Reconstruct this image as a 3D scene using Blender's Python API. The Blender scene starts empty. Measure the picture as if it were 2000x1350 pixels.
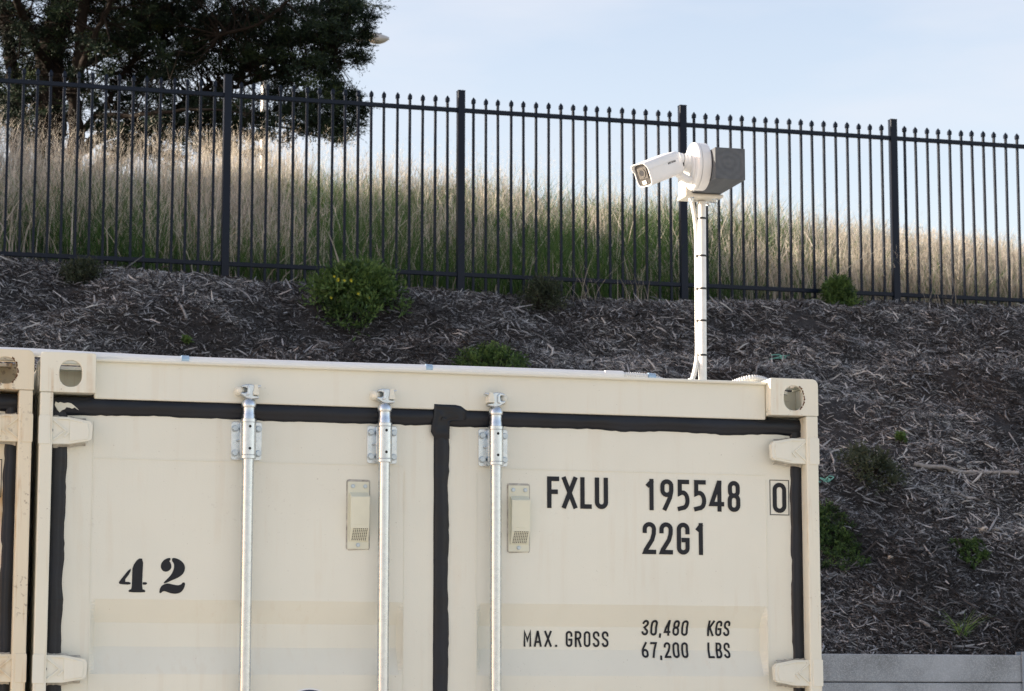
import bpy, math, random
import numpy as np
from mathutils import Vector, Matrix

# ------------------------------------------------------------------ camera, sky, sun, exposure
D2R = math.radians
SC = bpy.context.scene
COL = SC.collection
CAM = np.array([-0.5931, -7.5389, 1.5348]); YAW, PIT, FPX = .2623, .1434, 5000.0
cam_d = bpy.data.cameras.new('camera'); cam = bpy.data.objects.new('camera', cam_d); COL.objects.link(cam)
cam.location = CAM; cam.rotation_euler = (math.pi / 2 + PIT, 0, -YAW)
cam_d.sensor_width = 36; cam_d.lens = 36 * FPX / 2000
cam_d.clip_start = .1; cam_d.clip_end = 3000
cam_d.dof.use_dof = True; cam_d.dof.focus_distance = 8.3; cam_d.dof.aperture_fstop = 17
SC.camera = cam
SUN_E, SUN_A = D2R(12), D2R(16)          # elevation; how far behind the container fronts the sun stands (it comes from the left)
sdir = Vector((-math.cos(SUN_A) * math.cos(SUN_E), math.sin(SUN_A) * math.cos(SUN_E), math.sin(SUN_E)))
world = bpy.data.worlds.new('World'); SC.world = world; world.use_nodes = True
wn = world.node_tree.nodes; wl = world.node_tree.links
sky = wn.new('ShaderNodeTexSky'); sky.sky_type = 'NISHITA'; sky.sun_disc = False
sky.sun_elevation = SUN_E; sky.sun_rotation = math.atan2(sdir.x, sdir.y) % (2 * math.pi)
sky.air_density = 1.0; sky.dust_density = 1.5; sky.ozone_density = 2.0
wb = wn.new('ShaderNodeMix'); wb.data_type = 'RGBA'; wb.blend_type = 'MULTIPLY'; wb.inputs[0].default_value = 1    # camera white balance
wl.new(sky.outputs[0], wb.inputs[6]); wb.inputs[7].default_value = (1.53, 1.12, .955, 1); wt = wn.new('ShaderNodeTexCoord'); wm = wn.new('ShaderNodeMapping'); wm.inputs['Scale'].default_value = (2.2, 2.2, 9); wl.new(wt.outputs['Generated'], wm.inputs[0])
wz = wn.new('ShaderNodeTexNoise'); wz.inputs['Scale'].default_value = 2.3; wz.inputs['Detail'].default_value = 6; wl.new(wm.outputs[0], wz.inputs['Vector'])
wr = wn.new('ShaderNodeValToRGB'); wr.color_ramp.elements[0].position = .44; wr.color_ramp.elements[1].position = .72; wr.color_ramp.elements[1].color = (.75, .75, .75, 1); wl.new(wz.outputs['Fac'], wr.inputs[0])
wc = wn.new('ShaderNodeMix'); wc.data_type = 'RGBA'; wl.new(wr.outputs[0], wc.inputs[0]); wl.new(wb.outputs[2], wc.inputs[6]); wc.inputs[7].default_value = (2.5, 2.55, 2.75, 1); wl.new(wc.outputs[2], wn['Background'].inputs[0]); wn['Background'].inputs[1].default_value = .13
sun_d = bpy.data.lights.new('sun', 'SUN'); sun = bpy.data.objects.new('sun', sun_d); COL.objects.link(sun)
sun_d.energy = 4.5; sun_d.angle = D2R(.5); sun_d.color = (1, .88, .72)
sun.rotation_euler = (-sdir).to_track_quat('-Z', 'Y').to_euler(); sun.location = (-20, 5, 15)
SC.view_settings.view_transform = 'Standard'; SC.view_settings.look = 'None'
SC.view_settings.exposure = 1.43; SC.view_settings.gamma = 1
try:
    SC.cycles.use_denoising = True; SC.cycles.denoising_prefilter = 'NONE'; SC.cycles.use_adaptive_sampling = False; SC.cycles.max_bounces = 6; SC.cycles.diffuse_bounces = 4
    SC.cycles.sample_clamp_indirect = 6
except Exception: pass

# ------------------------------------------------------------------ helpers
RNG = np.random.default_rng(7); random.seed(7)
def tag(o, label=None, cat=None, group=None, kind=None):
    if label: o['label'] = label
    if cat: o['category'] = cat
    if group: o['group'] = group
    if kind: o['kind'] = kind
    return o
def empty(name, loc=(0, 0, 0), rz=0):
    o = bpy.data.objects.new(name, None); COL.objects.link(o); o.location = loc; o.rotation_euler = (0, 0, rz)
    o.empty_display_size = .1
    return o
def np_mesh(name, V, Q, mat, parent=None, tint=None, smooth=False, mi=None):
    V = np.asarray(V, np.float32); Q = np.asarray(Q, np.int32); n = Q.shape[1]
    me = bpy.data.meshes.new(name); me.vertices.add(len(V)); me.vertices.foreach_set('co', V.ravel())
    me.loops.add(Q.size); me.loops.foreach_set('vertex_index', Q.ravel())
    me.polygons.add(len(Q)); me.polygons.foreach_set('loop_start', np.arange(0, Q.size, n, dtype=np.int32))
    me.polygons.foreach_set('loop_total', np.full(len(Q), n, np.int32))
    me.polygons.foreach_set('use_smooth', np.full(len(Q), smooth))
    if mi is not None: me.polygons.foreach_set('material_index', np.asarray(mi, np.int32))
    if tint is not None:
        a = me.attributes.new('tint', 'FLOAT', 'POINT'); a.data.foreach_set('value', np.asarray(tint, np.float32))
    me.update(calc_edges=True); me.validate()
    for m in (mat if isinstance(mat, (list, tuple)) else [mat]): me.materials.append(m)
    o = bpy.data.objects.new(name, me); COL.objects.link(o)
    if parent: o.parent = parent
    return o
class MB:
    def __init__(s): s.v = []; s.f = []; s.m = []
    def add(s, V, F, m=0):
        b = len(s.v); s.v += [tuple(map(float, p)) for p in V]
        for f in F: s.f.append(tuple(i + b for i in f)); s.m.append(m)
        return s
    def box(s, x0, x1, y0, y1, z0, z1, m=0):
        return s.add([(x0, y0, z0), (x1, y0, z0), (x1, y1, z0), (x0, y1, z0), (x0, y0, z1), (x1, y0, z1), (x1, y1, z1), (x0, y1, z1)],
                     [(3, 2, 1, 0), (4, 5, 6, 7), (0, 1, 5, 4), (1, 2, 6, 5), (2, 3, 7, 6), (3, 0, 4, 7)], m)
    def tube(s, pts, rad, n=12, m=0, caps=True):
        pts = [Vector(p) for p in pts]
        if not hasattr(rad, '__len__'): rad = [rad] * len(pts)
        V = []; ref = None
        for i, p in enumerate(pts):
            d = (pts[min(i + 1, len(pts) - 1)] - pts[max(i - 1, 0)])
            d = d.normalized() if d.length > 1e-9 else Vector((0, 0, 1))
            if ref is None: ref = d.orthogonal().normalized()
            a = (ref - d * ref.dot(d)); a = a.normalized() if a.length > 1e-6 else d.orthogonal().normalized()
            ref = a; b = d.cross(a)
            for k in range(n):
                t = 2 * math.pi * k / n; V.append(p + (a * math.cos(t) + b * math.sin(t)) * rad[i])
        F = [(i * n + k, i * n + (k + 1) % n, (i + 1) * n + (k + 1) % n, (i + 1) * n + k) for i in range(len(pts) - 1) for k in range(n)]
        if caps: F += [tuple(range(n - 1, -1, -1)), tuple(range((len(pts) - 1) * n, len(pts) * n))]
        return s.add(V, F, m)
    def prism(s, poly, y0, y1, m=0):        # polygon in XZ (counter-clockwise seen from the front, -y) pulled from y0 (front) to y1
        n = len(poly)
        a = sum(poly[i][0] * poly[(i + 1) % n][1] - poly[(i + 1) % n][0] * poly[i][1] for i in range(n))
        if a < 0: poly = poly[::-1]
        V = [(x, y0, z) for x, z in poly] + [(x, y1, z) for x, z in poly]
        return s.add(V, [tuple(range(n)), tuple(range(2 * n - 1, n - 1, -1))] + [(i, i + n, (i + 1) % n + n, (i + 1) % n) for i in range(n)], m)
    def disc(s, c, r, y, n=16, m=0): return s.prism([(c[0] + r * math.cos(2 * math.pi * k / n), c[1] + r * math.sin(2 * math.pi * k / n)) for k in range(n)], y[0], y[1], m)
    def grid(s, P, m=0):                    # P[i][j] points
        h, w = len(P), len(P[0])
        return s.add([p for r in P for p in r], [(i * w + j, i * w + j + 1, (i + 1) * w + j + 1, (i + 1) * w + j) for i in range(h - 1) for j in range(w - 1)], m)
    def build(s, name, mat, parent=None, bevel=0, smooth=None, seg=2):
        me = bpy.data.meshes.new(name); me.from_pydata(s.v, [], s.f); me.update()
        for m in (mat if isinstance(mat, (list, tuple)) else [mat]): me.materials.append(m)
        me.polygons.foreach_set('material_index', s.m)
        if smooth is not None:
            me.polygons.foreach_set('use_smooth', [True] * len(me.polygons)); me.set_sharp_from_angle(angle=D2R(smooth))
        o = bpy.data.objects.new(name, me); COL.objects.link(o)
        if parent: o.parent = parent
        if bevel:
            md = o.modifiers.new('bevel', 'BEVEL'); md.width = bevel; md.segments = seg; md.limit_method = 'ANGLE'; md.angle_limit = D2R(40)
            md.harden_normals = False
        return o
def rrect(x0, x1, z0, z1, r, n=5, rs=None):
    rs = rs or (r, r, r, r); out = []      # corners: bottom-left, bottom-right, top-right, top-left
    for (cx, cz, a0), q in zip(((x0, z0, 180), (x1, z0, 270), (x1, z1, 0), (x0, z1, 90)), rs):
        sx = 1 if cx == x0 else -1; sz = 1 if cz == z0 else -1
        for k in range(n + 1):
            a = D2R(a0 + 90 * k / n); out.append((cx + sx * q + q * math.cos(a), cz + sz * q + q * math.sin(a)))
    return out
def vnoise(x, y, seed=0):                   # smooth value noise on arrays
    x = np.asarray(x, float); y = np.asarray(y, float)
    xi = np.floor(x).astype(np.int64); yi = np.floor(y).astype(np.int64); fx = x - xi; fy = y - yi
    fx = fx * fx * (3 - 2 * fx); fy = fy * fy * (3 - 2 * fy)
    def h(a, b):
        n = (a * 374761393 + b * 668265263 + seed * 974634777) & 0x7fffffff
        n = ((n ^ (n >> 13)) * 1274126177) & 0x7fffffff
        return ((n ^ (n >> 16)) & 0xffff) / 65535.0
    return (h(xi, yi) * (1 - fx) + h(xi + 1, yi) * fx) * (1 - fy) + (h(xi, yi + 1) * (1 - fx) + h(xi + 1, yi + 1) * fx) * fy - .5

# ------------------------------------------------------------------ materials
class NT:
    def __init__(s, name):
        s.mat = bpy.data.materials.new(name); s.mat.use_nodes = True; s.t = s.mat.node_tree; s.n = s.t.nodes
        s.p = s.n['Principled BSDF']; s.out = s.n['Material Output']; s.co = None
    def link(s, a, b): s.t.links.new(a, b)
    def coord(s, sc=(1, 1, 1)):
        if s.co is None: s.co = s.n.new('ShaderNodeTexCoord')
        m = s.n.new('ShaderNodeMapping'); m.inputs['Scale'].default_value = sc; s.link(s.co.outputs['Object'], m.inputs[0]); return m.outputs[0]
    def noise(s, scale, detail=3, sc=(1, 1, 1), rough=.55):
        t = s.n.new('ShaderNodeTexNoise'); t.inputs['Scale'].default_value = scale; t.inputs['Detail'].default_value = detail
        t.inputs['Roughness'].default_value = rough; s.link(s.coord(sc), t.inputs['Vector']); return t.outputs['Fac']
    def ramp(s, fac, stops):
        r = s.n.new('ShaderNodeValToRGB'); s.link(fac, r.inputs[0]); e = r.color_ramp.elements
        while len(e) < len(stops): e.new(.5)
        for el, (p, c) in zip(e, stops): el.position = p; el.color = (c, c, c, 1) if not hasattr(c, '__len__') else (*c, 1)
        return r.outputs[0]
    def mix(s, fac, a, b, mode='MIX'):
        m = s.n.new('ShaderNodeMix'); m.data_type = 'RGBA'; m.blend_type = mode
        for sock, v in ((m.inputs[0], fac), (m.inputs[6], a), (m.inputs[7], b)):
            if isinstance(v, (int, float)): sock.default_value = v
            elif isinstance(v, tuple): sock.default_value = (*v, 1)
            else: s.link(v, sock)
        return m.outputs[2]
    def math(s, op, a, b=0.0):
        m = s.n.new('ShaderNodeMath'); m.operation = op
        for i, v in enumerate((a, b)):
            if isinstance(v, (int, float)): m.inputs[i].default_value = v
            else: s.link(v, m.inputs[i])
        return m.outputs[0]
    def attr(s, name):
        a = s.n.new('ShaderNodeAttribute'); a.attribute_name = name; return a.outputs['Fac']
    def set(s, **k):
        for key, v in k.items():
            i = s.p.inputs[key.replace('_', ' ')]
            if isinstance(v, tuple): i.default_value = (*v, 1)
            elif isinstance(v, (int, float)): i.default_value = v
            else: s.link(v, i)
        return s
    def bump(s, h, strength=.3, dist=.01):
        b = s.n.new('ShaderNodeBump'); b.inputs['Strength'].default_value = strength; b.inputs['Distance'].default_value = dist
        s.link(h, b.inputs['Height']); s.link(b.outputs[0], s.p.inputs['Normal']); return s
def plain(name, c, rough=.5, metal=0., var=.12, scale=14, bump=0., spec=.5):
    t = NT(name); n = t.noise(scale, 4)
    t.set(Base_Color=t.mix(t.ramp(n, [(.3, 0), (.7, 1)]), tuple(x * (1 - var) for x in c), tuple(min(1, x * (1 + var)) for x in c)),
          Roughness=rough, Metallic=metal, Specular_IOR_Level=spec)
    if bump: t.bump(n, bump, .004)
    return t.mat
def paint(name, c, rust, dirt=.25):
    t = NT(name)
    base = t.mix(t.ramp(t.noise(1.3, 4), [(.35, 0), (.65, 1)]), tuple(x * .95 for x in c), tuple(x * 1.03 for x in c))
    streak = t.ramp(t.noise(1, 4, (26, 26, .9)), [(.52, 0), (.75, 1)])
    base = t.mix(t.math('MULTIPLY', streak, dirt), base, (c[0] * .80, c[1] * .74, c[2] * .60))
    spots = t.ramp(t.noise(140, 2), [(.74, 0), (.78, 1)])
    base = t.mix(t.math('MULTIPLY', spots, .35), base, (.16, .12, .08))
    st2 = t.math('MULTIPLY', t.ramp(t.noise(1, 4, (38, 38, 2.2)), [(.53, 0), (.64, 1)]), t.ramp(t.noise(5, 4), [(.43, 0), (.57, 1)]))
    base = t.mix(t.math('MULTIPLY', st2, min(1, rust * 1.1)), base, (.47, .27, .09))
    pit = t.math('MULTIPLY', t.ramp(t.noise(75, 5), [(.64 - .05 * rust, 0), (.69 - .05 * rust, 1)]), t.ramp(t.noise(4, 3), [(.5, 0), (.68, 1)]))
    base = t.mix(t.math('MULTIPLY', pit, min(1, rust * 1.6)), base, (.09, .04, .02))
    t.set(Base_Color=base, Roughness=t.ramp(t.noise(9, 3), [(.3, .38), (.7, .52)]), Specular_IOR_Level=.4)
    wav = t.math('ADD', t.math('MULTIPLY', t.noise(2.3, 2), 3.0), t.math('MULTIPLY', t.noise(220, 2), .06))
    t.bump(wav, .55, .006)
    return t.mat
CREAM = (.75, .748, .66)
M = {}
M['cream'] = paint('cream_container_paint', CREAM, .06, .05)
M['cream_worn'] = paint('cream_paint_with_rust_runs', (.75, .735, .63), .35, .06)
M['cream_old'] = paint('old_cream_paint_rusted', (.74, .67, .52), 1.2, .30)
M['cast_in'] = plain('casting_inside', (.30, .255, .20), .8, var=.25, scale=30)
M['rust'] = plain('rust', (.10, .045, .02), .9, var=.4, scale=60, bump=.4)
M['vent'] = plain('vent_plastic', (.70, .70, .57), .45, var=.04)
M['sealant'] = plain('grimy_sealant', (.42, .40, .35), .7, var=.35, scale=60)
t = NT('black_tape'); n1 = t.noise(1, 4, (6, 6, 60)); n2 = t.noise(7, 4)
t.set(Base_Color=t.mix(t.ramp(n2, [(.4, 0), (.7, 1)]), (.005, .0068, .011), (.010, .0132, .021)), Roughness=t.ramp(n2, [(.3, .30), (.7, .50)]), Specular_IOR_Level=.38)
t.bump(t.math('ADD', n1, t.noise(30, 3)), .35, .004); M['tape'] = t.mat
M['black'] = plain('black_paint', (.012, .014, .019), .5, var=.15, scale=40, spec=.3)
M['hole'] = plain('dark_hole', (.006, .006, .007), .9, var=.1)
M['grease'] = plain('dark_grease', (.02, .018, .016), .55, var=.3, scale=80)
t = NT('galvanised'); n1 = t.noise(60, 4); n2 = t.noise(1, 3, (140, 140, 9))
t.set(Base_Color=t.mix(t.ramp(n1, [(.35, 0), (.65, 1)]), (.54, .59, .64), (.63, .68, .72)), Metallic=1.0,
      Roughness=t.ramp(t.math('ADD', t.math('MULTIPLY', n1, .5), t.math('MULTIPLY', n2, .5)), [(.3, .25), (.7, .31)]))
M['galv'] = t.mat
M['galv_dull'] = plain('weathered_galvanised_steel', (.27, .31, .35), .55, .3, .1, 40)
M['zinc'] = plain('zinc_bolt', (.50, .57, .62), .38, .9, .1, 90)
M['white'] = plain('white_plastic', (.80, .80, .79), .35, var=.02)
M['pvc'] = plain('white_pvc', (.78, .79, .80), .32, var=.03)
M['flexi'] = plain('flexible_conduit', (.72, .72, .70), .5, var=.05)
M['polepaint'] = plain('pole_white_galv', (.70, .71, .70), .42, .25, .08, 40)
M['bracket'] = plain('bracket_cream', (.66, .63, .55), .45, var=.05, scale=30)
M['glass_dark'] = plain('lens_glass', (.02, .02, .025), .08, var=.1)
M['face'] = plain('camera_face', (.032, .028, .026), .5, var=.1)
M['lens_ring'] = plain('lens_ring', (.085, .078, .07), .3, var=.1)
M['led'] = plain('led_lens', (.75, .72, .66), .2, var=.02)
M['tie'] = plain('zip_tie', (.01, .01, .011), .4)
t = NT('grey_timber'); w = t.n.new('ShaderNodeTexWave'); w.wave_type = 'RINGS'; w.rings_direction = 'Y'
w.inputs['Scale'].default_value = 15; w.inputs['Distortion'].default_value = 5.5; w.inputs['Detail'].default_value = 3; w.inputs['Detail Scale'].default_value = 1.2
mp = t.n.new('ShaderNodeMapping'); tc = t.n.new('ShaderNodeTexCoord'); t.link(tc.outputs['Object'], mp.inputs[0]); t.link(mp.outputs[0], w.inputs[0])
mp.inputs['Location'].default_value = (-.045, 0, -.05); mp.inputs['Scale'].default_value = (1, .12, 1)
t.set(Base_Color=t.mix(t.math('ADD', t.math('MULTIPLY', w.outputs['Fac'], .16), t.math('MULTIPLY', t.noise(45, 5, (1, .15, 1)), .6)), (.058, .066, .078), (.145, .158, .17)), Roughness=.8)
t.bump(w.outputs['Fac'], .3, .002); M['timber'] = t.mat
M['fence'] = plain('fence_powdercoat', (.004, .009, .021), .42, var=.12, scale=5, spec=.22)
t = NT('concrete'); n1 = t.noise(2.2, 5); n2 = t.noise(170, 2)
b = t.mix(t.ramp(n1, [(.34, 0), (.62, 1)]), (.19, .20, .20), (.36, .38, .395))
b = t.mix(t.math('MULTIPLY', t.ramp(n2, [(.48, 0), (.66, 1)]), .6), b, (.55, .57, .59))
t.set(Base_Color=b, Roughness=.85); t.bump(n2, .3, .003); M['concrete'] = t.mat
M['bark'] = plain('cypress_bark', (.017, .0125, .010), .9, var=.45, scale=9, bump=.6, spec=.2)
M['lamp'] = plain('lamp_metal', (.52, .50, .47), .5, .2, .08, 10)
M['lamp_lens'] = plain('lamp_diffuser', (.58, .55, .50), .3, var=.05)
M['asphalt'] = plain('yard_gravel', (.60, .55, .47), .95, var=.15, scale=60, bump=.3)
M['stick'] = plain('weathered_stick', (.26, .25, .24), .85, var=.35, scale=24, bump=.3)
M['bone'] = plain('pale_stone', (.48, .43, .36), .8, var=.2, scale=30)
M['twine'] = plain('green_twine', (.18, .45, .38), .6, var=.2, scale=40)
M['flower'] = plain('yellow_petals', (.55, .50, .02), .6)
M['navy'] = plain('navy_vinyl', (.012, .025, .075), .35, var=.1)
M['white_vinyl'] = plain('white_vinyl', (.75, .77, .80), .35, var=.02)
M['clip'] = plain('clear_blue_coupling', (.38, .52, .66), .15, .3, .1, 40)
def leafy(name, stops, rough=.6, trans=.3):
    t = NT(name); c = t.ramp(t.attr('tint'), stops); t.set(Base_Color=c, Roughness=rough, Specular_IOR_Level=.25)
    tr = t.n.new('ShaderNodeBsdfTranslucent'); t.link(c, tr.inputs[0]); mx = t.n.new('ShaderNodeMixShader'); mx.inputs[0].default_value = trans
    t.link(t.p.outputs[0], mx.inputs[1]); t.link(tr.outputs[0], mx.inputs[2]); t.link(mx.outputs[0], t.out.inputs[0]); return t.mat
M['chips'] = leafy('wood_chips', [(0, (.012, .010, .009)), (.34, (.043, .039, .038)), (.58, (.130, .128, .130)), (.84, (.335, .338, .348)), (1, (.47, .455, .43))], .85, 0)
M['dry'] = leafy('dry_grass_stalks', [(0, (.26, .22, .175)), (.5, (.55, .495, .41)), (1, (.80, .73, .62))], .7, .5)
M['green'] = leafy('green_grass_blades', [(0, (.028, .060, .018)), (.5, (.085, .175, .045)), (1, (.20, .28, .085))], .55, .3)
M['cypress'] = leafy('cypress_foliage', [(0, (.006, .010, .007)), (.55, (.019, .038, .024)), (1, (.06, .085, .028))], .6, .10)
M['shrub'] = leafy('shrub_leaves', [(0, (.018, .034, .012)), (.5, (.055, .105, .032)), (1, (.13, .21, .06))], .5, .3)
M['shrub_dull'] = leafy('dull_shrub_leaves', [(0, (.018, .024, .014)), (.5, (.04, .055, .03)), (1, (.085, .10, .06))], .6, .2)
t = NT('hillside_soil')
sx = t.n.new('ShaderNodeSeparateXYZ'); t.link(t.coord(), sx.inputs[0])
n1 = t.noise(9, 6); n2 = t.noise(40, 5)
soil = t.mix(t.ramp(n1, [(.35, 0), (.65, 1)]), (.014, .0125, .0125), (.036, .032, .031))
soil = t.mix(t.ramp(n2, [(.6, 0), (.72, .7)]), soil, (.10, .095, .09))
turf = t.mix(t.ramp(n1, [(.35, 0), (.65, 1)]), (.02, .03, .012), (.06, .06, .03))
edge = t.ramp(t.math('ADD', t.math('MULTIPLY', sx.outputs[1], .1), t.math('MULTIPLY', n1, .06)), [(.0, 0), (1, 1)])
fac = t.math('GREATER_THAN', t.math('ADD', sx.outputs[1], n1), 17.9)
t.set(Base_Color=t.mix(fac, soil, turf), Roughness=.95); t.bump(t.math('ADD', n1, n2), .8, .03); M['soil'] = t.mat

# ------------------------------------------------------------------ terrain
FX0, FY0, FANG, FSL = 3.1082, 17.1322, .0257, .0042       # fence base line
def fence_y(x): return FY0 + (np.asarray(x, float) - FX0) * math.tan(FANG)
def H(x, y):
    x = np.asarray(x, float); y = np.asarray(y, float)
    zf = np.interp(x, [-40, -20, -8, -2, 3.1, 5.5, 7.9, 10.3, 14, 40], [9.2, 8.6, 6.9, 6.0, 5.80, 5.76, 5.78, 5.90, 5.9, 5.4])  # far left, out of view, lifted along with the crest to block the sun
    t = np.clip((y - 9.45) / (fence_y(x) - .1 - 9.45), 0, 1)
    bank = 1.90 + (zf - 1.90) * (t + .035 * np.sin(math.pi * t))
    bump = .30 * vnoise(x * .8, y * .9, 3) + .20 * vnoise(x * 2.1, y * 2.3, 4) + .09 * vnoise(x * 5, y * 5, 5)
    bank = bank + bump * np.clip((y - 9.45) / 1.2, 0, 1) * np.clip((fence_y(x) - .05 - y) / 1.0, .12, 1) - .05 * np.exp(-((y - fence_y(x)) / .45) ** 2)
    crest = np.interp(x, [-60, -25, -10, -3, 1.3, 4.1, 7.2, 10, 12.9, 15.2, 22, 45], [15.0, 14.0, 10.4, 8.7, 7.72, 7.62, 7.92, 7.72, 7.30, 6.95, 6.4, 5.6])  # unseen left end raised so its shadow covers bank and lower fence
    s = np.clip((y - fence_y(x) - .3) / 6.6, 0, 1); s = 1 - (1 - s) ** 1.35
    hill = zf + (crest - zf) * s + .3 * vnoise(x * .5, y * .5, 9) * s + .08 * vnoise(x * 1.7, y * 1.7, 10)
    far = np.clip((y - 27) / 40, 0, 1)
    hill = hill - far * far * (3 - 2 * far) * 1.5
    k = np.clip((y - fence_y(x) + .1) / .4, 0, 1)
    return bank * (1 - k) + hill * k
def rayhit(u, v):
    r = pixray(u, v); t = 14.0
    while t < 60:
        p = CAM + r * t
        if p[2] <= float(H(p[0], p[1])): break
        t += .01
    return p
cs, sn = math.cos(YAW), math.sin(YAW); RV = np.array([cs, -sn, 0]); FV = np.array([sn * math.cos(PIT), cs * math.cos(PIT), math.sin(PIT)]); UV = np.cross(RV, FV)
FH = np.array([sn, cs, 0])
def pixray(u, v): return FV + RV * ((u - 1000) / FPX) - UV * ((v - 675) / FPX)
def project(P):
    d = np.asarray(P, float) - CAM; w = d @ FV; return 1000 + FPX * (d @ RV) / w, 675 - FPX * (d @ UV) / w
yard = MB(); yard.box(-400, 400, -400, 400, -1.0, 0); tag(yard.build('yard_ground', M['asphalt']), kind='structure')
xs = np.concatenate([np.linspace(-70, -6, 70), np.arange(-5.8, 17, .14), np.linspace(17.3, 60, 45)])
ys = np.concatenate([np.arange(9.46, 25.5, .14), np.linspace(25.8, 75, 60)])
X, Y = np.meshgrid(xs, ys); Z = H(X, Y)
V = np.stack([X, Y, Z], -1); V[0, :, 2] = np.minimum(V[0, :, 2], 1.93)
V2 = np.concatenate([V[:1] * [1, 1, 0] + [0, 0, -.3], V, V[-1:] * [1, 1, 0] + [0, .5, -.3]], 0)
V2 = np.concatenate([V2[:, :1] * [1, 1, 0] + [-.5, 0, -.3], V2, V2[:, -1:] * [1, 1, 0] + [.5, 0, -.3]], 1)
h, w_ = V2.shape[:2]; idx = np.arange(h * w_).reshape(h, w_)
Q = np.stack([idx[:-1, :-1], idx[:-1, 1:], idx[1:, 1:], idx[1:, :-1]], -1).reshape(-1, 4)
tag(np_mesh('hillside', V2.reshape(-1, 3), Q, M['soil'], smooth=True), kind='structure')

# ------------------------------------------------------------------ shipping containers
W_, HT, LN = 2.438, 2.591, 6.058
PANELS = ((.166, 1.108), (1.334, 2.280))
YP = .060                                                # plane of the door panels behind the posts' front
def recess(z):
    q = (1.873 - z) % .335
    if z > 1.874 or z < .25: return 0.
    if q < .068: return q / .068
    if q < .138: return 1.
    if q < .219: return 1 - (q - .138) / .081
    return 0.
def panel_y(x, z):
    for a, b in PANELS:
        if a <= x <= b: return YP + .036 * recess(z) * min(1, (x - a) / .016, (b - x) / .016)
    return YP
def casting(x0, x1, z0, z1, outer, top=True, y0=0., name='corner_casting', parent=None, mat=None, flip=False):
    mb = MB(); r = .020; d = .178; th = .014
    front = rrect(x0, x1, z0, z1, .003, 6, (.003, .003, r if outer > 0 else .006, r * .55 if outer < 0 else .006)) if top else rrect(x0, x1, z0, z1, .004, 6)
    cx, cz = (x0 + x1) / 2 + (-.002 if outer > 0 else .0075), (z0 + z1) / 2 - .0035; rx, rz = .033, .0395
    hole = rrect(cx - rx, cx + rx, cz - rz, cz + rz, .0315, 6)
    n = len(front)
    V = [(p[0], y0, p[1]) for p in front] + [(p[0], y0, p[1]) for p in hole] + [(p[0], y0 + th, p[1]) for p in hole] + [(p[0], y0 + th, p[1]) for p in front]
    F = []
    for i in range(n):
        j = (i + 1) % n
        F += [(i, j, n + j, n + i), (n + i, n + j, 2 * n + j, 2 * n + i), (2 * n + i, 2 * n + j, 3 * n + j, 3 * n + i), (3 * n + i, 3 * n + j, j, i)]
    mb.add(V, F)
    ya, yb = y0 + th, y0 + d; e = .0015
    # shell behind the front plate: bottom, inner side, outer side (with a slot), back, top (with an oval aperture)
    mb.box(x0 + e, x1 - e, ya, yb, z0 + e, z0 + th); mb.box(x0 + e, x1 - e, yb - th, yb, z0 + th, z1 - r - e)
    xi = (x0 + e, x0 + th) if outer > 0 else (x1 - th, x1 - e); xo = (x1 - th, x1 - e) if outer > 0 else (x0 + e, x0 + th)
    mb.box(*xi, ya, yb - th, z0 + th, z1 - th)
    mb.box(*xo, ya, ya + .05, z0 + th, z1 - r); mb.box(*xo, yb - th - .05, yb - th, z0 + th, z1 - r); mb.box(*xo, ya + .05, yb - th - .05, z0 + th, z0 + .03)
    xa, xb = (x0 + e, x1 - r) if outer > 0 else (x0 + r, x1 - e)
    mb.box(xa, xb, ya, ya + .028, z1 - th, z1 - e); mb.box(xa, xb, yb - .03, yb, z1 - th, z1 - e)
    mb.box(xa, xa + .03, ya + .028, yb - .03, z1 - th, z1 - e); mb.box(xb - .02, xb, ya + .028, yb - .03, z1 - th, z1 - e)
    q = [(x1 - r, z1 - r) if outer > 0 else (x0 + r, z1 - r)]
    for k in range(7):
        a = D2R(90 * k / 6 if outer > 0 else 90 + 90 * k / 6); q.append((q[0][0] + (r - e) * math.cos(a), q[0][1] + (r - e) * math.sin(a)))
    mb.prism(q, ya, yb)
    o = mb.build(name, [mat], parent, bevel=.0025)
    return o, (cx, cz, rx, rz)
def strip(mb, p0, p1, w0, w1, base, bulge, seed, axis, n=90, edge=(.001, .003)):
    """soft black tape lying over a seal from p0 to p1 along x or z, w0..w1 across"""
    P = []; 
    for i in range(n + 1):
        s_ = p0 + (p1 - p0) * i / n; row = []
        a = w0 + edge[0] * 2 * float(vnoise(s_ * 30, seed, 1)); b = w1 + edge[1] * 2 * (float(vnoise(s_ * 14, seed, 2)) + .6 * float(vnoise(s_ * 55, seed, 3)))
        for j in range(13):
            u = j / 12; q = max(0., math.sin(math.pi * u)) ** .55
            y = base - bulge * q * (1 + .12 * float(vnoise(s_ * 12, u * 3, seed))) + .003 * q * math.exp(-((u - .74) / .06) ** 2)
            row.append((s_, y, a + (b - a) * u) if axis == 'x' else (a + (b - a) * u, y, s_))
        P.append(row)
    if axis == 'z': P = P[::-1]
    mb.grid(P if (p1 > p0) else P)
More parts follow.
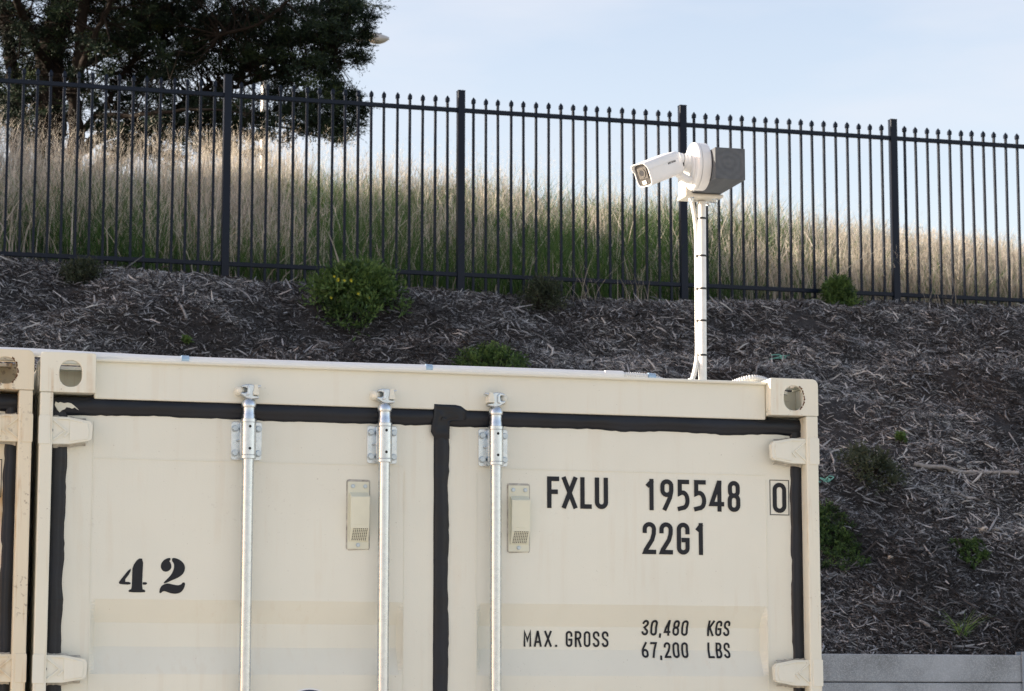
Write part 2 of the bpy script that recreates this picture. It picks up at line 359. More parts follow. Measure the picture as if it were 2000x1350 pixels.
def hinge(mb, xk, sgn, zc, hh=.040):
    """hinge: knuckle on the post, tapered blade reaching over the seal on to the door; sgn=+1 blade to the right"""
    mb.prism(rrect(min(xk, xk + sgn * .033), max(xk, xk + sgn * .033), zc - hh - .0015, zc + hh + .0015, .003, 2), -.0015, .040)
    pts = [(.033, -hh), (.088, -hh * .98), (.146, -hh * .72), (.155, -hh * .55), (.157, hh * .45), (.150, hh * .72), (.088, hh), (.033, hh)]
    mb.prism([(xk + sgn * a, zc + b) for a, b in pts], .010, .034)
    mb.prism([(xk + sgn * a, zc + b * .80) for a, b in [(.09, -hh), (.142, -hh * .75), (.147, 0), (.142, hh * .75), (.09, hh)]], .0075, .013)
    for a, b in (((.040, .78), (.078, 0)), ((.078, 0), (.040, -.78)), ((.056, .86), (.086, .86)), ((.086, .86), (.128, .62)), ((.074, -.5), (.088, -.12))):
        p, q = Vector((xk + sgn * a[0], 0, zc + a[1] * hh)), Vector((xk + sgn * b[0], 0, zc + b[1] * hh))
        d = (q - p).normalized(); nn = Vector((-d.z, 0, d.x)) * .0021
        mb.prism([((p + nn).x, (p + nn).z), ((p - nn).x, (p - nn).z), ((q - nn).x, (q - nn).z), ((q + nn).x, (q + nn).z)], .0056, .013)
    bx, bz = xk + sgn * .036, zc - .001
    mb.prism([(bx + .006 * math.cos(k * .7) * (1 + .5 * math.sin(k * 2.3)), bz + .0068 * math.sin(k * .7) * (1 + .45 * math.cos(k * 3.1))) for k in range(9)], .0065, .012, 1)
    mb.prism([(bx - .002, bz), (bx + .002, bz), (bx + .0008, bz + .018), (bx - .0008, bz + .018)], .0085, .012, 1)

# --- lettering: centre-line strokes, widened to ribbons
def arc(cx, cy, rx, ry, a0, a1, n=9): return [(cx + rx * math.cos(D2R(a0 + (a1 - a0) * i / n)), cy + ry * math.sin(D2R(a0 + (a1 - a0) * i / n))) for i in range(n + 1)]
def glyph(c, k):
    r = .5 * k                                            # vertical radius that makes a round end for a glyph of aspect k
    r2 = min(r, .25)
    if c == 'F': return [[(0, 0), (0, 1), (1, 1)], [(0, .52), (.82, .52)]]
    if c == 'X': return [[(.04, 0), (.96, 1)], [(.04, 1), (.96, 0)]]
    if c == 'L': return [[(0, 1), (0, 0), (1, 0)]]
    if c == 'U': return [[(0, 1)] + arc(.5, r, .5, r, 180, 360) + [(1, 1)]]
    if c == '1': return [[(.1, .86), (.72, .97)], [(.78, 0), (.78, 1)]]
    if c in '0O': return [arc(.5, 1 - r, .5, r, 0, 180) + arc(.5, r, .5, r, 180, 360) + [(1, 1 - r)]]
    if c == 'Q': return glyph('O', k)
    if c == '9': return [arc(.5, 1 - r, .5, r, 0, 180) + arc(.5, .50 + r2, .5, r2, 180, 360) + [(1, 1 - r)], [(1, 1 - r), (1, .62), (.86, .40), (.30, .0)]]
    if c == '6': return [[(1 - x, 1 - y) for x, y in s_] for s_ in glyph('9', k)]
    if c == '5': return [[(.95, 1), (.12, 1), (.12, .57), (.3, .60)] + arc(.45, .60 - .29, .53, .29, 80, -45) + [(.62, .045), (.10, .0)]]
    if c == '4': return [[(1, .20), (.0, .20), (.70, 1), (.76, 1)], [(.76, 0), (.76, 1)]]
    if c == '8': return [arc(.5, 1 - r2 * .94, .46, r2 * .94, 0, 180) + arc(.5, .53 + r2 * .9, .46, r2 * .9, 180, 360) + [(.96, 1 - r2 * .94)],
                         arc(.5, .53 - r2, .5, r2, 0, 180) + arc(.5, r2, .5, r2, 180, 360) + [(1, .53 - r2)]]
    if c == '2': return [[(0, .76)] + arc(.5, 1 - r, .5, r, 175, 0) + [(.98, .66), (.80, .44), (.12, .08), (.03, .0), (1, 0)]]
    if c == '3': return [arc(.5, 1 - r2, .48, r2, 165, -60) + [(.42, .53)], [(.42, .53)] + arc(.5, r2 + .02, .5, r2 + .01, 75, -165)]
    if c == '7': return [[(0, 1), (1, 1), (.30, 0)]]
    if c == 'G': return [[(1, .74)] + arc(.5, 1 - r, .5, r, 5, 180) + arc(.5, r, .5, r, 180, 360) + [(1, .45), (.55, .45)]]
    if c == 'M': return [[(0, 0), (0, 1), (.5, .38), (1, 1), (1, 0)]]
    if c == 'A': return [[(0, 0), (.47, 1), (.53, 1), (1, 0)], [(.17, .27), (.83, .27)]]
    if c == 'R': return [[(0, 0), (0, 1), (.45, 1)] + arc(.5, 1 - .235, .5, .235, 90, -90) + [(0, .53)], [(.5, .53), (1, 0)]]
    if c == 'B': return [[(0, .0), (0, 1), (.45, 1)] + arc(.48, .765, .46, .235, 90, -90) + [(0, .53)], [(.3, .53)] + arc(.5, .265, .5, .265, 90, -90) + [(0, 0)]]
    if c == 'S': return [[(1, .77)] + arc(.5, 1 - r2, .5, r2, 10, 180) + [(.02, .70), (.2, .57), (.8, .43), (.98, .30)] + arc(.5, r2, .5, r2, 0, -170)]
    if c == 'K': return [[(0, 0), (0, 1)], [(.98, 1), (0, .36)], [(.30, .56), (1, 0)]]
    if c == 'H': return [[(0, 0), (0, 1)], [(1, 0), (1, 1)], [(0, .5), (1, .5)]]
    if c == 'I': return [[(.5, 0), (.5, 1)]]
    if c == 'V': return [[(0, 1), (.5, 0), (1, 1)]]
    if c == 'N': return [[(0, 0), (0, 1), (1, 0), (1, 1)]]
    if c == '.': return [[(.35, 0), (.5, 0)]]
    if c == ',': return [[(.45, .02), (.15, -.16)]]
    return []
def ribbon(pts, s_):
    P = [Vector(p) for p in pts]; Q = [P[0]]
    for p in P[1:]:
        if (p - Q[-1]).length > 1e-7: Q.append(p)
    closed = (Q[0] - Q[-1]).length < 1e-5 and len(Q) > 3
    if closed: Q = Q[:-1]
    else:
        Q[0] = Q[0] + (Q[0] - Q[1]).normalized() * s_ / 2; Q[-1] = Q[-1] + (Q[-1] - Q[-2]).normalized() * s_ / 2
    n = len(Q); L = []; R = []
    for i in range(n):
        a = Q[(i - 1) % n] if (closed or i > 0) else None; b = Q[(i + 1) % n] if (closed or i < n - 1) else None
        d0 = (Q[i] - a).normalized() if a is not None else None; d1 = (b - Q[i]).normalized() if b is not None else None
        d0 = d0 if d0 is not None else d1; d1 = d1 if d1 is not None else d0
        n0 = Vector((-d0.y, d0.x)); n1 = Vector((-d1.y, d1.x)); m_ = (n0 + n1)
        m_ = m_.normalized() if m_.length > 1e-4 else n0
        k = 1 / max(.42, m_.dot(n0)); L.append(Q[i] + m_ * k * s_ / 2); R.append(Q[i] - m_ * k * s_ / 2)
    if closed: L.append(L[0]); R.append(R[0])
    return L, R
def text(mb, string, boxes, stroke, yfun, shear=0., m=0, lift=.0012):
    """boxes: (x0, x1, z0, z1) outer box of every character"""
    cnt = 0
    for c, (x0, x1, z0, z1) in zip(string, boxes):
        w, h_ = x1 - x0 - stroke, z1 - z0 - stroke
        for st in glyph(c, w / h_):
            pts = [(x0 + stroke / 2 + p[0] * w + shear * (p[1] - .5) * h_, z0 + stroke / 2 + p[1] * h_) for p in st]
            L, R = ribbon(pts, stroke); cnt += 1
            P = []
            for i in range(len(L) - 1):
                q = max(1, int(max((L[i + 1] - L[i]).length, (R[i + 1] - R[i]).length) / .004))
                for t_ in range(q + (1 if i == len(L) - 2 else 0)):
                    a, b = L[i].lerp(L[i + 1], t_ / q), R[i].lerp(R[i + 1], t_ / q)
                    row = []
                    for e in (0, .34, .67, 1):
                        p = a.lerp(b, e); row.append((p.x, yfun(p.x, p.y) - lift - .0004 * (cnt % 4), p.y))
                    P.append(row)
            mb.grid(P, m)
def row_boxes(string, x0, x1, z0, z1, gap=.30, narrow={'1': .62, 'I': .5, '.': .45, ',': .42, ' ': .8}):
    w = [narrow.get(c, 1.) for c in string]; tot = sum(w) + gap * (len(string) - 1); u = (x1 - x0) / tot; out = []; x = x0
    for q in w: out.append((x, x + q * u, z0, z1)); x += (q + gap) * u
    return out

def container(loc, label, old):
    root = empty('shipping_container', loc); tag(root, label, 'shipping container', 'shipping containers standing side by side')
    mp, mw, mf = (M['cream_old'],) * 3 if old else (M['cream'], M['cream_worn'], M['cream'])
    # walls, roof and floor
    b = MB(); e = .03
    def wall(x, out):
        P0, P1 = [], []; y = .18; i = 0
        prof = []
        while y < LN - .12:
            for dy, q in ((0, 0), (.07, 0), (.138, 1), (.21, 1), (.278, 0)): prof.append((y + dy, q))
            y += .278
        rows = [[(x - out * .036 * q, yy, .15) for yy, q in prof], [(x - out * .036 * q, yy, 2.49) for yy, q in prof]]
        b.grid(rows if out < 0 else rows[::-1])
    wall(.006, -1); wall(W_ - .006, 1)
    b.box(.002, .055, .178, LN - .17, 2.491, 2.560); b.box(W_ - .055, W_ - .002, .178, LN - .17, 2.491, 2.560)
    b.box(.002, .055, .178, LN - .17, .02, .149); b.box(W_ - .055, W_ - .002, .178, LN - .17, .02, .149)
    b.box(.056, W_ - .056, .125, LN - .01, 2.556, 2.566); b.box(.056, W_ - .056, .12, LN - .02, .10, .15)
    b.box(.056, W_ - .056, LN - .05, LN - .012, .151, 2.555)
    b.build('body', mp, root, smooth=30)
    f = MB()                                              # end frame: posts, header, sill
    for x0, x1 in ((.002, .040), (W_ - .042, W_ - .002)):
        f.box(x0, x1, .001, .11, .119, 2.4725); f.build('corner_post', mw, root, bevel=.004); f = MB()
    f.box(.163, 2.2765, .045, .124, 2.462, 2.5815); f.box(.163, 2.2765, .030, .0445, 2.572, 2.5815)
    f.build('header', mf, root, bevel=.004); f = MB(); f.box(.163, 2.2765, .02, .124, .02, .16); f.build('sill', mw, root, bevel=.004); f = MB(); f.box(.041, W_ - .043, .062, .12, 2.440, 2.4615); f.box(.041, W_ - .043, .1085, .12, .16, 2.4395)
    f.build('door_frame', mf, root, bevel=.004)
    for (x0, x1, o_) in ((0, .162, -1), (W_ - .162, W_, 1)):
        c, (cx, cz, rx, rz) = casting(x0, x1, 2.473, 2.591, o_, True, 0., 'corner_casting', root, mw)
        ch = MB()                                         # flaked rust on the rim of the aperture
        for k in range(5):
            a0 = -1.0 + .42 * k; P = []
            for i in range(5):
                a = a0 + i * .09; q = 1.02 + .05 * random.random(); q2 = q + .05 + .12 * random.random()
                P.append(((cx + rx * .96 * q * math.cos(a), -.0008, cz + rz * q * math.sin(a)), (cx + rx * .96 * q2 * math.cos(a), -.0009, cz + rz * q2 * math.sin(a))))
            ch.grid(P)
        if o_ > 0 or old: ch.build('rust_flake', M['rust'], c)
        casting(x0, x1, .0, .118, o_, False, 0., 'corner_casting', root, mw)
        bb = MB(); bb.box(x0, x1, LN - .178, LN, 2.473, 2.591); bb.build('corner_casting', mw, root, bevel=.008)
        bb = MB(); bb.box(x0, x1, LN - .178, LN, 0, .118); bb.build('corner_casting', mw, root, bevel=.008)
    # doors
    for k, (x0, x1, (a, c_)) in enumerate(((.075, 1.214, PANELS[0]), (1.232, W_ - .075, PANELS[1]))):
        d = MB()
        zs = sorted(set([.165, 2.43] + [round(z, 4) for z in np.arange(.2, 1.9, .01)] + [1.873, 1.805, 1.735, 1.654, 1.9, 2.0, 2.1, 2.2, 2.3]))
        xs_ = [x0, a, a + .0001, a + .016, a + .3, c_ - .3, c_ - .016, c_ - .0001, c_, x1]
        d.grid([[(x, panel_y(x, z), z) for x in xs_] for z in zs])
        d.add([(x0, YP, .165), (x0, YP, 2.43), (x0, .107, 2.43), (x0, .107, .165)], [(0, 1, 2, 3)]); d.add([(x1, YP, .165), (x1, YP, 2.43), (x1, .107, 2.43), (x1, .107, .165)], [(3, 2, 1, 0)])
        d.add([(x0, YP, 2.43), (x1, YP, 2.43), (x1, .107, 2.43), (x0, .107, 2.43)], [(0, 1, 2, 3)])
        # weld beads round the pressed sheet, and the lap line below the top strip
        d.box(a + .004, c_ - .004, YP - .0016, YP + .002, 2.2860, 2.2885)
        for xx in (a, c_): d.box(xx - .0014, xx + .0014, YP - .0014, YP + .002, 1.60, 2.395 if xx == a and k == 0 else 2.27)
        door = d.build('door', mf, root)
        for zc in ((2.361, 1.667, .98, .32) if k == 0 else (2.361, 1.665, .98, .32)):
            hb = MB(); hinge(hb, .0 if k == 0 else W_, 1 if k == 0 else -1, zc); hb.build('hinge', [mf if not old else mw, M['grease']], door, bevel=.0022)
            s1 = 1 if k == 0 else -1; x_ = 0 if k == 0 else W_
            for zz, sg in ((zc - .040, -1), (zc + .040, 1)):
                P = []; sb = MB()                         # smeared sealant along the hinge blade
                for i in range(16):
                    q = .045 + .095 * i / 15; e1 = .004 + .006 * abs(float(vnoise(i * .6, zc * 7 + k, 8))) * 2 - (.028 * max(0, (q - .088)) / .06) * .4
                    P.append(((x_ + s1 * q, .030, zz - sg * .006), (x_ + s1 * q, .046, zz + sg * max(.001, e1))))
                sb.grid(P); sb.build('sealant', M['sealant'], door)
        vx = .931 if k == 0 else 1.434
        v = MB(); vh = MB(); vw = .067
        v.prism(rrect(vx, vx + vw, 2.031, 2.236, .004, 3), YP - .004, YP + .002)
        hx0, hx1 = vx + .006, vx + vw - .003
        v.add([(hx0, YP - .030, 2.188), (hx1, YP - .030, 2.188), (hx1, YP - .024, 2.094), (hx0, YP - .024, 2.094), (hx0, YP - .0035, 2.203), (hx1, YP - .0035, 2.203),
               (hx1, YP - .007, 2.055), (hx0, YP - .007, 2.055), (hx1, YP - .003, 2.055), (hx0, YP - .003, 2.055)],
              [(3, 2, 1, 0), (0, 1, 5, 4), (7, 6, 2, 3), (9, 8, 6, 7), (4, 9, 7, 3, 0), (1, 2, 6, 8, 5)])
        v.box(hx0 + .012, hx1 - .016, YP - .0256, YP - .020, 2.1035, 2.1048)
        for i in range(8):
            for j in range(8):
                zz = 2.0590 + j * .0046; yy = YP - .007 - .017 * (zz - 2.055) / .039
                vh.disc((hx0 + .008 + i * .0058 + j * .0004, zz), .0016, (yy - .0012, yy + .002), 6)
        for sx_, sz_ in ((vx + .016, 2.221), (vx + vw - .013, 2.221), (vx + .033, 2.043)):
            v.disc((sx_, sz_), .0062, (YP - .0075, YP), 12, 2); v.disc((sx_, sz_), .0045, (YP - .0092, YP - .006), 12, 2)
        v.build('ventilator', [M['vent'], M['hole'], M['zinc']], door, bevel=.0012); vh.build('vent_grille', M['hole'], door)
        cb = MB(); P = []
        out = rrect(vx - .0035, vx + vw + .003, 2.029, 2.2415, .007, 4); inn = rrect(vx + .001, vx + vw - .001, 2.032, 2.235, .004, 4)
        for i in list(range(len(out))) + [0]:
            j = 1 + .0022 * math.sin(i * 2.7); P.append(((out[i][0], YP - .0008, out[i][1] * j ** .5), (inn[i][0], YP - .0042, inn[i][1])))
        cb.grid(P); cb.build('sealant', M['sealant'], door)
        # writing
        tb = MB()
        if k == 1:
            zt0, zt1 = 2.168, 2.266
            def write(name, string, boxes, stroke, shear=0.):
                q_ = MB(); text(q_, string, boxes, stroke, panel_y, shear); return q_.build(name, M['black'], door)
            write('owner_code', 'FXLU', [(1.559, 1.598, zt0, zt1), (1.606, 1.657, zt0, zt1), (1.666, 1.703, zt0, zt1), (1.713, 1.756, zt0, zt1)], .0142)
            write('serial_number', '195548', [(1.880, 1.908, zt0, zt1), (1.927, 1.970, zt0, zt1), (1.981, 2.024, zt0, zt1), (2.035, 2.079, zt0, zt1), (2.089, 2.138, zt0, zt1), (2.150, 2.192, zt0, zt1)], .0138)
            write('check_digit', '0', [(2.301, 2.347, 2.168, 2.264)], .0138)
            tb.prism(rrect(2.2915, 2.3565, 2.161, 2.1632, .0001, 1), YP - .0012, YP + .001); tb.prism(rrect(2.2915, 2.3565, 2.2708, 2.273, .0001, 1), YP - .0012, YP + .001)
            tb.box(2.2915, 2.2937, YP - .00125, YP + .001, 2.1630, 2.2710); tb.box(2.3543, 2.3565, YP - .00125, YP + .001, 2.1630, 2.2710)
            tb.build('digit_frame', M['black'], door)
            write('size_code', '22G1', [(1.868, 1.912, 2.031, 2.131), (1.923, 1.967, 2.031, 2.131), (1.980, 2.022, 2.031, 2.131), (2.043, 2.069, 2.031, 2.131)], .0138)
            write('weight_lettering', 'MAX.', row_boxes('MAX.', 1.493, 1.603, 1.743, 1.792, .32), .0064); write('weight_lettering', 'GROSS', row_boxes('GROSS', 1.628, 1.766, 1.743, 1.792, .34), .0064)
            write('weight_lettering', '30,480', row_boxes('30,480', 1.874, 2.026, 1.780, 1.828, .30), .0066, .045); write('weight_lettering', 'KGS', row_boxes('KGS', 2.090, 2.164, 1.780, 1.828, .26), .0066, .045)
            write('weight_lettering', '67,200', row_boxes('67,200', 1.873, 2.025, 1.711, 1.760, .30), .0066); write('weight_lettering', 'LBS', row_boxes('LBS', 2.090, 2.164, 1.711, 1.760, .28), .0066)
        elif not old:
            def smooth_poly(p, it=2):
                for _ in range(it):
                    q = []
                    for i in range(len(p)):
                        a_, b_ = p[i], p[(i + 1) % len(p)]
                        q += [(a_[0] * .75 + b_[0] * .25, a_[1] * .75 + b_[1] * .25), (a_[0] * .25 + b_[0] * .75, a_[1] * .25 + b_[1] * .75)]
                    p = q
                return p
            four = [[(886, 492), (918, 494), (915, 600), (914, 694), (930, 698), (936, 707), (930, 715), (836, 715), (829, 707), (836, 698), (850, 694), (851, 600), (852, 545)],
                    [(841, 552), (842, 582), (798, 646), (842, 648), (842, 666), (778, 663), (769, 655), (773, 643)], [(917, 648), (938, 647), (946, 656), (938, 664), (917, 664)]]
            two = [[(1092, 490), (1060, 499), (1038, 520), (1030, 545), (1037, 568), (1055, 581), (1078, 579), (1096, 563), (1100, 545), (1094, 525), (1084, 512), (1092, 507)],
                   [(1103, 490), (1140, 497), (1173, 520), (1187, 550), (1179, 587), (1150, 614), (1105, 634), (1065, 653), (1049, 656), (1060, 640), (1095, 605), (1113, 570), (1117, 540), (1111, 522), (1101, 512)],
                   [(1025, 716), (1029, 685), (1044, 665), (1075, 653), (1110, 661), (1143, 667), (1164, 660), (1171, 647), (1184, 647), (1188, 660), (1179, 690), (1160, 712), (1130, 721), (1095, 717), (1060, 703), (1045, 707), (1036, 717)]]
            for poly in four: tb.prism(smooth_poly([(.249 + (u - 770) / 175 * .083, 1.993 - (v_ - 492) / 225 * .101) for u, v_ in poly], 1), YP - .0012, YP + .002)
            for poly in two: tb.prism(smooth_poly([(.368 + (u - 1025) / 162 * .076, 1.997 - (v_ - 490) / 230 * .107) for u, v_ in poly]), YP - .0012, YP + .002)
            tb.build('stencilled_number', M['black'], door)
            st = MB(); st.disc((.822, 1.524), .0905, (YP - .0016, YP + .03), 56, 1); st.disc((.822, 1.524), .086, (YP - .0022, YP), 56, 0)
            st.build('round_sticker', [M['navy'], M['white_vinyl']], door)
    # black tape over the door seals
    for args in ((.044, 2.394, 2.467, 2.414, .0594, .013, 1, 'x', 150, (.0006, .003)),): 
        s_ = MB(); strip(s_, *args); s_.build('door_seal', M['tape'], root, smooth=70)
    for x0, x1, sd in ((.034, .087, 2), (1.199, 1.246, 3), (2.404, 2.361, 4)):
        s_ = MB(); strip(s_, .17, 2.425, x0, x1, .0592, .012, sd, 'z', 150, (.0005, .0028)); s_.build('door_seal', M['tape'], root, smooth=70)
    s_ = MB()                                             # loose flap of tape where the middle seal meets the top one
    fl = [(407, 290), (560, 300), (850, 299), (970, 318), (1085, 394), (1085, 600), (760, 625), (722, 660), (718, 960), (432, 960), (400, 900), (360, 832), (372, 690), (398, 480)]
    fw = [(1.187 + (u - 360) / 9.64 * .001567, 2.4815 - (v_ - 290) / 9.64 * .001567) for u, v_ in fl]
    cx, cz = 1.222, 2.438
    P = []
    for i in list(range(len(fw))) + [0]:
        x, z = fw[i]; P.append([(cx + (x - cx) * q, (.0435 if q < .95 else .0490) - .0010 * math.sin(q * 2.6) - .0020 * math.sin(7 * q + i), cz + (z - cz) * q) for q in (0.02, .3, .55, .75, .9, .97, 1)])
    s_.grid(P); s_.build('tape_flap', M['tape'], root, smooth=80)
    if not old:                                           # bare patch where the tape has torn off near the corner
        s_ = MB(); pp = [(.050, 2.450), (.058, 2.446), (.064, 2.449), (.075, 2.446), (.086, 2.448), (.096, 2.446), (.103, 2.441), (.109, 2.436), (.119, 2.427), (.113, 2.429), (.107, 2.434), (.099, 2.430), (.094, 2.432), (.083, 2.434), (.078, 2.428), (.070, 2.425), (.063, 2.418), (.057, 2.424), (.052, 2.432), (.048, 2.440)]
        s_.prism(pp, .0452, .058); s_.build('bare_patch', mf, root, bevel=.001)
    # locking bars
    for xr, mir in ((.620, 1), (1.036, 1), (1.385, -1)):
        yr = .020; r_ = MB()
        r_.tube([(xr, yr, .19), (xr, yr, 2.30)], .0175, 20); r_.tube([(xr, yr, 2.40), (xr, yr, 2.424), (xr, yr, 2.428), (xr, yr, 2.446)], [.0205, .0200, .0185, .0190], 20)
        r_.tube([(xr, yr, 2.4465), (xr, yr, 2.450), (xr, yr, 2.456), (xr, yr, 2.466), (xr, yr, 2.474)], [.0218, .0225, .0220, .0190, .012], 20)
        bar = r_.build('locking_bar', M['galv'], root, smooth=35)
        g = MB()                                          # guide with bolted flanges
        g.prism(rrect(xr - .046, xr + .046, 2.292, 2.406, .007, 4), YP - .007, YP + .001)
        g.prism(rrect(xr - .024, xr + .024, 2.297, 2.402, .002, 2), .022, YP - .006)
        g.tube([(xr, yr, 2.303), (xr, yr, 2.401)], .0232, 24); g.tube([(xr, yr, 2.292), (xr, yr, 2.3025)], .0242, 24); g.tube([(xr, yr, 2.4012), (xr, yr, 2.412)], .0242, 24)
        for sx_ in (-1, 1):
            for zz in (2.312, 2.386):
                bx = xr + sx_ * .0355
                g.prism([(bx + .0092 * math.cos(k * math.pi / 3 + zz * 40), zz + .0092 * math.sin(k * math.pi / 3 + zz * 40)) for k in range(6)], YP - .021, YP - .006, 1)
                g.disc((bx, zz), .0105, (YP - .0085, YP - .006), 16, 1)
            g.tube([(xr + sx_ * .022, .035, 2.350), (xr + sx_ * .0305, .05, 2.350)], [.004, .002], 8)
        for zz in (2.322, 2.388): g.disc((xr + .0015, zz), .0042, (yr - .0242, yr - .018), 14, 2)
        g.build('bar_guide', [M['galv'], M['zinc'], M['hole']], bar, bevel=.0018, smooth=35)
        cam_ = MB(); X_ = lambda q: xr + mir * q * 1.18           # forked cam head on top of the bar
        cam_.prism([(X_(a), z) for a, z in ((-.022, 2.5105), (-.012, 2.5145), (.004, 2.5155), (.012, 2.512), (.010, 2.482), (.022, 2.480), (.025, 2.474), (.004, 2.471), (-.008, 2.474), (-.023, 2.4845), (-.021, 2.490), (-.012, 2.489), (-.006, 2.494), (-.006, 2.502), (-.012, 2.506), (-.021, 2.5055))], .004, .034)
        cam_.prism([(X_(a), z) for a, z in ((.008, 2.510), (.030, 2.515), (.031, 2.510), (.020, 2.505), (.008, 2.498))], .012, .034)
        cam_.prism([(X_(a), z) for a, z in ((-.008, 2.480), (.0, 2.484), (.0, 2.506), (-.006, 2.512))], -.004, .006)
        cam_.build('cam_head', M['galv'], bar, bevel=.0022)
        kp = MB()                                         # cream keeper lugs welded to the header
        kp.tube([(X_(-.023), .045, 2.497), (X_(-.022), .024, 2.497), (X_(-.021), .016, 2.497), (X_(-.021), .012, 2.497)], [.0155, .0135, .010, .004], 16)
        kp.prism([(X_(a), z) for a, z in ((.008, 2.484), (.023, 2.484), (.023, 2.491), (.019, 2.514), (.012, 2.514), (.008, 2.491))], -.002, .046)
        kp.prism([(X_(a), z) for a, z in ((.0085, 2.483), (.0225, 2.483), (.0225, 2.4905), (.0085, 2.4905))], -.0045, .0)
        kp.build('cam_keeper', mf, bar, bevel=.003)
    return root
container((0, 0, 0), 'cream shipping container stencilled 42 with three galvanised locking bars, camera pole on its roof', False)
container((-W_ - .017, .004, .004), 'rust streaked cream shipping container cut off by the left edge, beside container 42', True)

# ------------------------------------------------------------------ conduit on the roofs
root = empty('roof_conduit', (0, .15, 2.60)); tag(root, 'white plastic electrical conduit running along the front edge of the container roofs', 'conduit')
def cr(pts, n=8):
    P = [Vector(p) for p in pts]; P = [P[0] * 2 - P[1]] + P + [P[-1] * 2 - P[-2]]; out = []
    for i in range(1, len(P) - 2):
        for k in range(n):
            t_ = k / n; a, b, c, d = P[i - 1:i + 3]
            out.append(.5 * ((2 * b) + (c - a) * t_ + (2 * a - 5 * b + 4 * c - d) * t_ ** 2 + (3 * b - a - 3 * c + d) * t_ ** 3))
    return out + [P[-2]]
m = MB(); m.tube(cr([(-2.6, 0, .012), (-1.2, 0, .010), (-.2, 0, .0085), (.0, 0, .0075), (.18, 0, .0035), (.45, 0, .0), (.9, 0, .0), (1.4, 0, .002), (1.80, 0, .002)]), .0125, 16); m.build('pipe', M['pvc'], root, smooth=50)
m = MB(); m.tube([(1.775, 0, .002), (1.835, 0, .002)], .0145, 16); m.build('pipe_coupling', M['pvc'], root, smooth=40)
for x, w in ((.445, .020), (1.204, .018)):
    m = MB(); m.tube([(x - w / 2, 0, .001), (x + w / 2, 0, .001)], .0142, 16); m.tube([(x - w / 2 - .003, 0, .001), (x - w / 2 + .002, 0, .001)], .0148, 16); m.build('joint_sleeve', M['clip'], root, smooth=40)
def corrugated(pts, r, pitch=.0075, n=14):
    P = cr(pts, 24); L = [0.]
    for a, b in zip(P, P[1:]): L.append(L[-1] + (b - a).length)
    out, rad = [], []; s_ = 0.
    while s_ < L[-1]:
        i = min(len(P) - 2, int(np.searchsorted(L, s_, 'right')) - 1); q = (s_ - L[i]) / max(1e-9, L[i + 1] - L[i]); out.append(P[i].lerp(P[i + 1], q))
        ph = (s_ / pitch) % 1; rad.append(r if ph < .5 else r * .80); s_ += pitch / 4
    m = MB(); m.tube(out, rad, n); return m
corrugated([(1.83, 0, .002), (1.90, .0, .001), (1.95, .005, -.006), (2.01, .01, -.022), (2.06, .02, -.03)], .0115).build('flexible_hose', M['flexi'], root, smooth=60)
corrugated([(2.14, .06, -.035), (2.19, .03, -.018), (2.24, .0, .001), (2.28, -.01, .006), (2.33, .0, -.004), (2.38, .03, -.02)], .0115).build('flexible_hose', M['flexi'], root, smooth=60)
m = MB(); m.tube([(1.918, 0, -.0005), (1.942, 0, -.003)], .0145, 14); m.build('joint_sleeve', M['clip'], root, smooth=40)

# ------------------------------------------------------------------ camera pole with bracket
PX, PY = 2.150, .285
root = empty('camera_pole', (PX, PY, 2.566)); tag(root, 'slim white steel pole with black cable ties standing on the container roof', 'pole')
m = MB(); m.tube([(0, 0, .006), (.004, 0, .640)], .0136, 24); m.build('pole', M['polepaint'], root, smooth=40)
m = MB(); m.prism(rrect(-.062, .044, -.045, .045, .008, 3), 0, .008)
V = [(x, z, y) for x, y, z in m.v]; m.v = V; m.f = [f[::-1] for f in m.f]; m.build('base_plate', M['polepaint'], root, bevel=.001)
for x, y in ((-.050, -.025), (.034, -.025), (-.050, .025), (.034, .025)):
    m = MB(); m.tube([(x, y, .008), (x, y, .022), (x, y, .032), (x, y, .036)], [.011, .011, .008, .005], 8); m.build('bolt', M['galv'], root)
corrugated([(-.046, -.002, .03), (-.036, -.004, .05), (-.024, -.003, .09), (-.0125, .012, .14), (-.0120, .013, .25), (-.0110, .013, .40), (-.0110, .013, .52), (-.016, .010, .58), (-.028, .006, .645)], .0085, .005).build('cable_hose', M['flexi'], root, smooth=60)
m = MB(); m.tube([(-.054, -.004, .008), (-.048, -.004, .03), (-.040, -.004, .048)], [.0145, .0135, .011], 12); m.build('hose_gland', M['white'], root, smooth=30)
for z in (2.696, 2.810, 2.916, 3.025, 3.150):
    z -= 2.566; x = .004 * z / .6; m = MB()
    m.tube([(x, 0, z - .0032), (x, 0, z + .0032)], .0144, 20); m.tube([(x - .0120, .013, z - .0028), (x - .0120, .013, z + .0028)], .0096, 14)
    m.build('cable_tie', M['tie'], root)
bz = 3.212 - 2.566; bx = .006
m = MB()                                                  # cream angle bracket: seat plate under the timber and an upstand at its left
m.box(-.0715, .060, -.060, .036, bz - .001, bz + .0105); m.box(-.0735, -.047, -.0605, .012, bz - .0025, bz + .060)
m.build('bracket', M['bracket'], root, bevel=.006, seg=3)
for x, y in ((-.045, -.035), (.040, -.03), (.035, .022)):
    m = MB(); m.tube([(x, y, bz - .013), (x, y, bz - .004), (x, y, bz + .001)], [.008, .009, .013], 8); m.build('bolt', M['galv'], root)

root = empty('timber_block', (2.1005, .0, 3.2235)); tag(root, 'weathered grey block of square timber on top of the white pole', 'timber block')
m = MB(); m.box(0, .1015, 0, .37, 0, .1025); m.build('block', M['timber'], root, bevel=.002)

